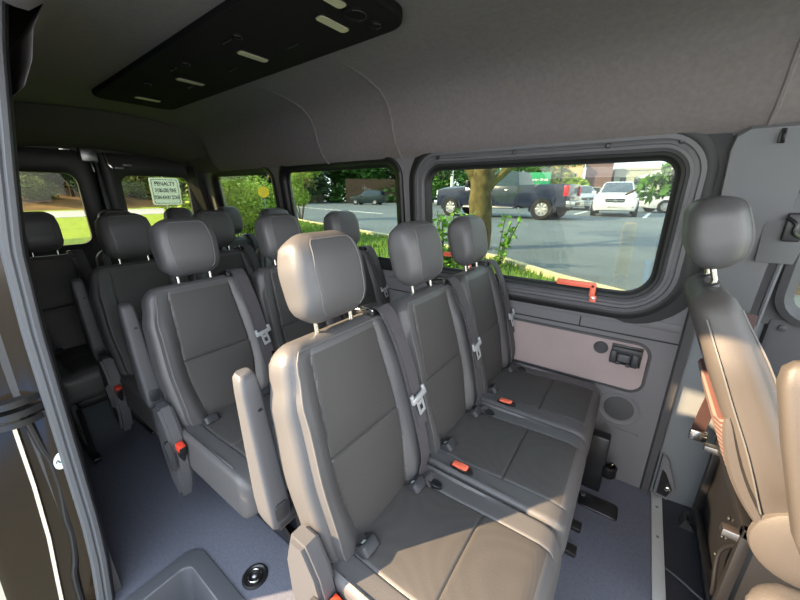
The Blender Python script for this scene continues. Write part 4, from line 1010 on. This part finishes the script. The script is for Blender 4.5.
bm = B(); box(bm, (-4.1, .02, .5), (3.9, .08, .6), 0, Matrix.Rotation(R(50), 4, 'Z')); obj('rail', bm, FEN, t)
t = tag(empty('distant_fence', (-40, 26.5, .3)), 'dark slatted fence behind the trees by the road', 'fence')
bm = B()
for k in range(60): box(bm, (-.10 + (k - 30) * .25, -.03, 0), (.10 + (k - 30) * .25, .03, 2.2), 0, Matrix.Rotation(R(60), 4, 'Z'))
obj('boards', bm, mat('grey_fence', (84, 80, 62), .9, vary=.3), t)
tree('lot_tree', (-7.6, 38.5, .35), 6.5, 2.6, LFB, BRD, .16, 'bright green tree behind the pickup tailgate', None, 4200, .2, 51, .25)
tree('lot_tree', (-16.5, 31, .35), 7, 3.2, LFG, BRD, .18, 'green tree behind the light pole left of the tree trunk', None, 4200, .22, 52, .2)
tree('lot_tree', (-11, 38, .35), 7, 2.8, LFG, BRD, .18, 'green tree between the tree trunk and the green sign', None, 4200, .22, 53, .3)
# ---------------- buildings
def bldg(name, x0, x1, y, d, z0, h, m, label, wins, ang=8):
    t = tag(empty(name, (x0, y, z0)), label, 'building'); t.rotation_euler.z = R(ang)
    bm = B(); box(bm, (0, 0, 0), (x1 - x0, d, h)); obj('walls', bm, m, t, smooth=0)
    bm = B(); box(bm, (-.15, -.15, h), (x1 - x0 + .15, d + .15, h + .35)); obj('parapet', bm, m, t, smooth=0)
    for wx, wz, ww, wh in wins:
        bm = B(); box(bm, (wx, -.06, wz), (wx + ww, .05, wz + wh), .02); f = obj('window', bm, CRM, t, smooth=0)
        bm = B(); box(bm, (wx + .12, -.09, wz + .12), (wx + ww - .12, -.04, wz + wh - .12)); obj('pane', bm, CGL, f, smooth=0)
    return t
bldg('tan_building', -15.8, -10.4, 70, 10, .35, 6.2, BGE, 'tan block building behind the parked cars, left of the brown one', [(1.2, 3.2, 1.2, 1.6), (3.4, 3.2, 1.2, 1.6), (2.4, .5, 1.5, 1.6)])
bldg('brown_building', -10.2, -6.0, 72.5, 10, .35, 6.4, BRN, 'brown building between the tan one and the cream one', [(1.2, .4, 1.6, 2.0)])
bldg('cream_building', -5.8, 3.5, 75, 10, .35, 5.2, CRM, 'long low cream building above the white car facing the van', [(.8, 2.6, 1.2, 1.5), (3.0, 2.6, 1.2, 1.5), (5.2, 2.6, 1.2, 1.5)])
bldg('far_building', 3.5, 20, 82, 10, .35, 7.2, BGE, 'far tan roofline at the right edge of the large window', [(2, 4, 1.5, 1.5), (6, 4, 1.5, 1.5), (10, 4, 1.5, 1.5)])
t = tag(empty('white_canopy', (-1.5, 44, .35)), 'long white sloping canopy roof behind the white cars', 'canopy')
bm = B(); poly_prism(bm, [(0, 2.6), (14, 4.0), (14, 4.5), (3, 3.7), (0, 2.75)], 'y', 0, 8); obj('roof', bm, WRF, t, smooth=0)
for x in (1, 7, 13):
    bm = B(); box(bm, (x, .3, 0), (x + .3, .6, 3.0), .02); obj('post', bm, WHT, t)
# ---------------- vehicles, built along +X (front), wheels on z=0
def car_body(st, m, wins, name, parent, glassm):
    """st: stations (x, z_bottom, z_belt, z_top, half_belt, half_top); wins: station intervals with side glass / sloped glass"""
    bm = B(); rings = []
    for x, zb, zs, zt, wb_, wt in st:
        H_ = [(wb_ * .93, zb), (wb_, zb + (zs - zb) * .35), (wb_, zb + (zs - zb) * .75), (wb_ * .975, zs), (wt + (wb_ * .975 - wt) * .10, zs + (zt - zs) * .90), (wt * .93, zt), (wt * .5, zt + .015)]
        rings.append([V((x, y, z)) for y, z in H_] + [V((x, -y, z)) for y, z in H_[::-1]])
    def mf(i, j):
        s = wins.get(i)
        if s is None: return 0
        if 's' in s and j in (3, 9): return 1
        if 't' in s and j in (5, 6, 7): return 1
        return 0
    loft(bm, rings, miF=mf); return obj(name, bm, [m, glassm], parent, smooth=32)
def wheel(x, y, r, w_, parent, spokes=6):
    s = 1 if y > 0 else -1
    M_ = Matrix.Translation((x, y, r)) @ Matrix.Rotation(R(-90 * s), 4, 'X')
    bm = B(); lathe(bm, [(r * .62, -w_ / 2), (r * .95, -w_ / 2), (r, -w_ / 2 + .03), (r, w_ / 2 - .03), (r * .95, w_ / 2), (r * .66, w_ / 2), (r * .62, w_ / 2 - .05), (.01, w_ / 2 - .09)], 28, M_); wl_ = obj('wheel', bm, TYR, parent)
    bm = B(); lathe(bm, [(r * .64, w_ / 2 - .03), (r * .62, w_ / 2 + .002), (r * .56, w_ / 2 - .03)], 28, M_); lathe(bm, [(r * .18, w_ / 2 - .05), (r * .16, w_ / 2 - .005), (.001, w_ / 2)], 14, M_)
    for k in range(spokes):
        box(bm, (r * .1, -r * .075, w_ / 2 - .055), (r * .6, r * .075, w_ / 2 - .012), .008, M_ @ Matrix.Rotation(2 * math.pi * k / spokes, 4, 'Z'))
    obj('rim', bm, RIM, wl_)
    return wl_
def arch(x, y, r, parent, m=BLK):
    s = 1 if y > 0 else -1; bm = B(); P = [V((x + (r) * math.cos(a), y, r * .86 + r * math.sin(a))) for a in [R(-12 + 204 * k / 16) for k in range(17)]]
    rings = [[p + V((0, .02 * s, 0)), p + (p - V((x, y, r * .86))) * .13 + V((0, .02 * s, 0)), p + (p - V((x, y, r * .86))) * .13 - V((0, .03 * s, 0)), p - V((0, .03 * s, 0))] for p in P]
    loft(bm, rings); obj('wheel_arch', bm, m, parent)
def dark_well(x, y, r, parent):
    s = 1 if y > 0 else -1; bm = B(); lathe(bm, [(r * 1.04, -.02), (r * 1.04, .012), (.001, .012)], 24, Matrix.Translation((x, y, r * .95)) @ Matrix.Rotation(R(-90 * s), 4, 'X')); obj('wheel_well', bm, BLK, parent)
def suv(name, loc, rz, m, label, lead=True, L=4.65, Ht=1.66):
    t = tag(empty(name, loc, rz), label, 'car'); k = Ht / 1.66
    st = [(2.30, .42, .60, .62, .70, .55), (2.22, .28, .78, .82, .86, .70), (1.95, .26, .92, .98, .92, .76), (1.0, .26, 1.00, 1.06, .93, .78), (.80, .26, 1.02, 1.10, .93, .76), (.12, .26, 1.03, 1.60, .93, .62), (-.6, .26, 1.04, 1.66, .93, .62), (-1.6, .26, 1.06, 1.62, .92, .60), (-2.05, .28, 1.08, 1.48, .90, .58), (-2.27, .36, 1.02, 1.08, .86, .66), (-2.33, .5, .7, .74, .7, .6)]
    st = [(a, b, c * k, d * k, e, f) for a, b, c, d, e, f in st]
    car_body(st, m, {4: 'st', 5: 's', 6: 's', 7: 's', 8: 't'}, 'body', t, CGL)
    for x in (1.38, -1.38):
        for y in (.86, -.86): dark_well(x, y * 1.075, .37, t); wheel(x, y, .36, .24, t)
    for y in (.62, -.62):
        bm = B(); box(bm, (2.08, y - .20, .74), (2.24, y + .20, .87), .03); obj('headlamp', bm, HLP, t)
        bm = B(); box(bm, (-2.28, y - .16, .85), (-2.14, y + .2, 1.02), .03); obj('tail_lamp', bm, TLR, t)
        bm = B(); box(bm, (.62, y * 1.62 - .10, 1.04), (.80, y * 1.62 + .10, 1.20), .04); obj('door_mirror', bm, m, t)
        bm = B(); box(bm, (2.20, y - .14, .42), (2.28, y + .14, .54), .02); obj('bumper_intake', bm, BLK, t)
    bm = B(); box(bm, (2.18, -.40, .58), (2.28, .40, .84), .04); gr = obj('grille', bm, BLK, t)
    for z in (.67, .75): bm = B(); box(bm, (2.26, -.36, z - .012), (2.295, .36, z + .012), .005); obj('grille_bar', bm, CHR, gr)
    bm = B(); lathe(bm, [(.085, 0), (.085, .012), (.072, .016), (.070, .004)], 20, Matrix.Translation((2.285, 0, .71)) @ Matrix.Rotation(R(90), 4, 'Y'))
    for q in range(3): box(bm, (-.008, 0, 0), (.008, .078, .012), 0, Matrix.Translation((2.285, 0, .71)) @ Matrix.Rotation(R(90), 4, 'Y') @ Matrix.Rotation(R(90 + 120 * q), 4, 'Z'))
    obj('badge', bm, CHR, gr)
    bm = B(); box(bm, (2.24, -.75, .30), (2.32, .75, .36), .02); obj('skid_plate', bm, RIM, t)
    bm = B(); box(bm, (2.27, -.26, .40), (2.30, .26, .51), .01); obj('number_plate', bm, WHT, t)
    return t
suv('white_car', (-1.40, 21.4, .35), R(-87), WCP, 'white car facing the van with a dark grille, left of the other white car')
suv('white_car', (1.75, 26.6, .35), R(-158), WCP, 'second white car, side on, behind the drooping branch at the window edge')
suv('silver_car', (-4.1, 28.5, .35), R(-70), SCP, 'silver car partly hidden behind the pickup tailgate')
suv('dark_car', (-24.5, 28.4, .35), R(198), GCP, 'small dark car far away on the road, through the middle side window', Ht=1.9).scale = (.80, .80, .80)
suv('silver_car', (-9.2, 29.3, .35), R(-80), SCP, 'silver car seen over the pickup cab behind the tree trunk')
# pickup: rear wheel near (-3.2,14.7), nose to the left and further away
A0 = V((-3.5, 15.3)); A1 = V((-7.95, 15.70)); hd = math.atan2(A1.y - A0.y, A1.x - A0.x)
t = tag(empty('pickup_truck', ((A0.x + A1.x) / 2, (A0.y + A1.y) / 2 + .9, .35), hd), 'dark navy crew cab pickup truck parked side on behind the tree trunk', 'truck')
st = [(3.15, .62, 1.05, 1.10, .80, .66), (3.05, .50, 1.22, 1.28, .96, .80), (2.6, .48, 1.30, 1.38, 1.0, .84), (1.45, .48, 1.34, 1.44, 1.01, .84), (1.35, .48, 1.36, 1.47, 1.01, .83), (.62, .48, 1.38, 1.98, 1.01, .68), (-.2, .48, 1.38, 2.02, 1.01, .68), (-1.0, .48, 1.38, 1.97, 1.01, .68), (-1.15, .48, 1.36, 1.40, 1.01, .88)]
car_body(st, TRK, {4: 'st', 5: 's', 6: 's', 7: 't'}, 'cab', t, CGL)
bm = B()
for s in (-1, 1):
    loft(bm, [[V((x, s * y, z)) for y, z in ((.78, .52), (1.0, .56), (1.02, .95), (1.0, 1.36), (.95, 1.42), (.86, 1.42), (.86, .80))] for x in (-1.18, -2.2, -3.12)])
box(bm, (-3.16, -.98, .62), (-3.06, .98, 1.42), .02); box(bm, (-3.1, -.9, .6), (-1.2, .9, .75)); box(bm, (-1.26, -.95, .6), (-1.16, .95, 1.42), .01)
bed = obj('cargo_bed', bm, TRK, t, smooth=30)
for s in (-1, 1):
    bm = B(); box(bm, (-3.19, s * .88 - .13, .95), (-3.02, s * .88 + .145, 1.36), .02); obj('tail_lamp', bm, TLR, t)
    bm = B(); box(bm, (3.0, s * .80 - .14, 1.0), (3.14, s * .80 + .14, 1.22), .03); obj('headlamp', bm, HLP, t)
    bm = B(); box(bm, (1.12, s * 1.16 - .12, 1.36), (1.3, s * 1.16 + .12, 1.66), .04); obj('door_mirror', bm, BLK, t)
    bm = B(); box(bm, (-1.05, s * 1.0 - .06, .42), (1.5, s * 1.0 + .10, .50), .02); obj('side_step', bm, STE, t)
    bm = B(); box(bm, (.18, s * 1.012 - .01, .5), (.20, s * 1.012 + .01, 1.36)); box(bm, (-1.19, s * 1.012 - .01, .5), (-1.16, s * 1.012 + .01, 1.40)); obj('panel_gap', bm, BLK, t)
    bm = B(); box(bm, (-.75, s * 1.02 - .02, 1.18), (-.55, s * 1.02 + .03, 1.23), .01); obj('door_handle', bm, CHR, t)
    bm = B(); box(bm, (.28, s * 1.02 - .02, 1.18), (.48, s * 1.02 + .03, 1.23), .01); obj('door_handle', bm, CHR, t)
    for x in (2.2, -2.25): dark_well(x, s * .985, .47, t); wheel(x, s * .92, .43, .28, t, 8); arch(x, s * 1.0, .50, t, TRK)
bm = B(); box(bm, (-3.36, -.98, .52), (-3.14, .98, .76), .04); bp = obj('rear_bumper', bm, CHR, t)
bm = B(); box(bm, (-3.37, -.4, .60), (-3.2, .4, .72), .02); obj('bumper_step', bm, BLK, bp)
bm = B(); box(bm, (3.05, -.98, .48), (3.28, .98, .74), .05); obj('front_bumper', bm, CHR, t)
bm = B(); box(bm, (3.02, -.62, .80), (3.16, .62, 1.24), .04); obj('grille', bm, BLK, t)
# bollard outside the sliding door (seen only as a reflection in the glass)
t = tag(empty('yellow_bollard', (-.12, -1.55, -.60)), 'yellow steel bollard reflected in the large window glass', 'bollard')
bm = B(); lathe(bm, [(.075, 0), (.075, 1.02), (.06, 1.06), (.0005, 1.08)], 20); obj('pipe', bm, YEL, t)
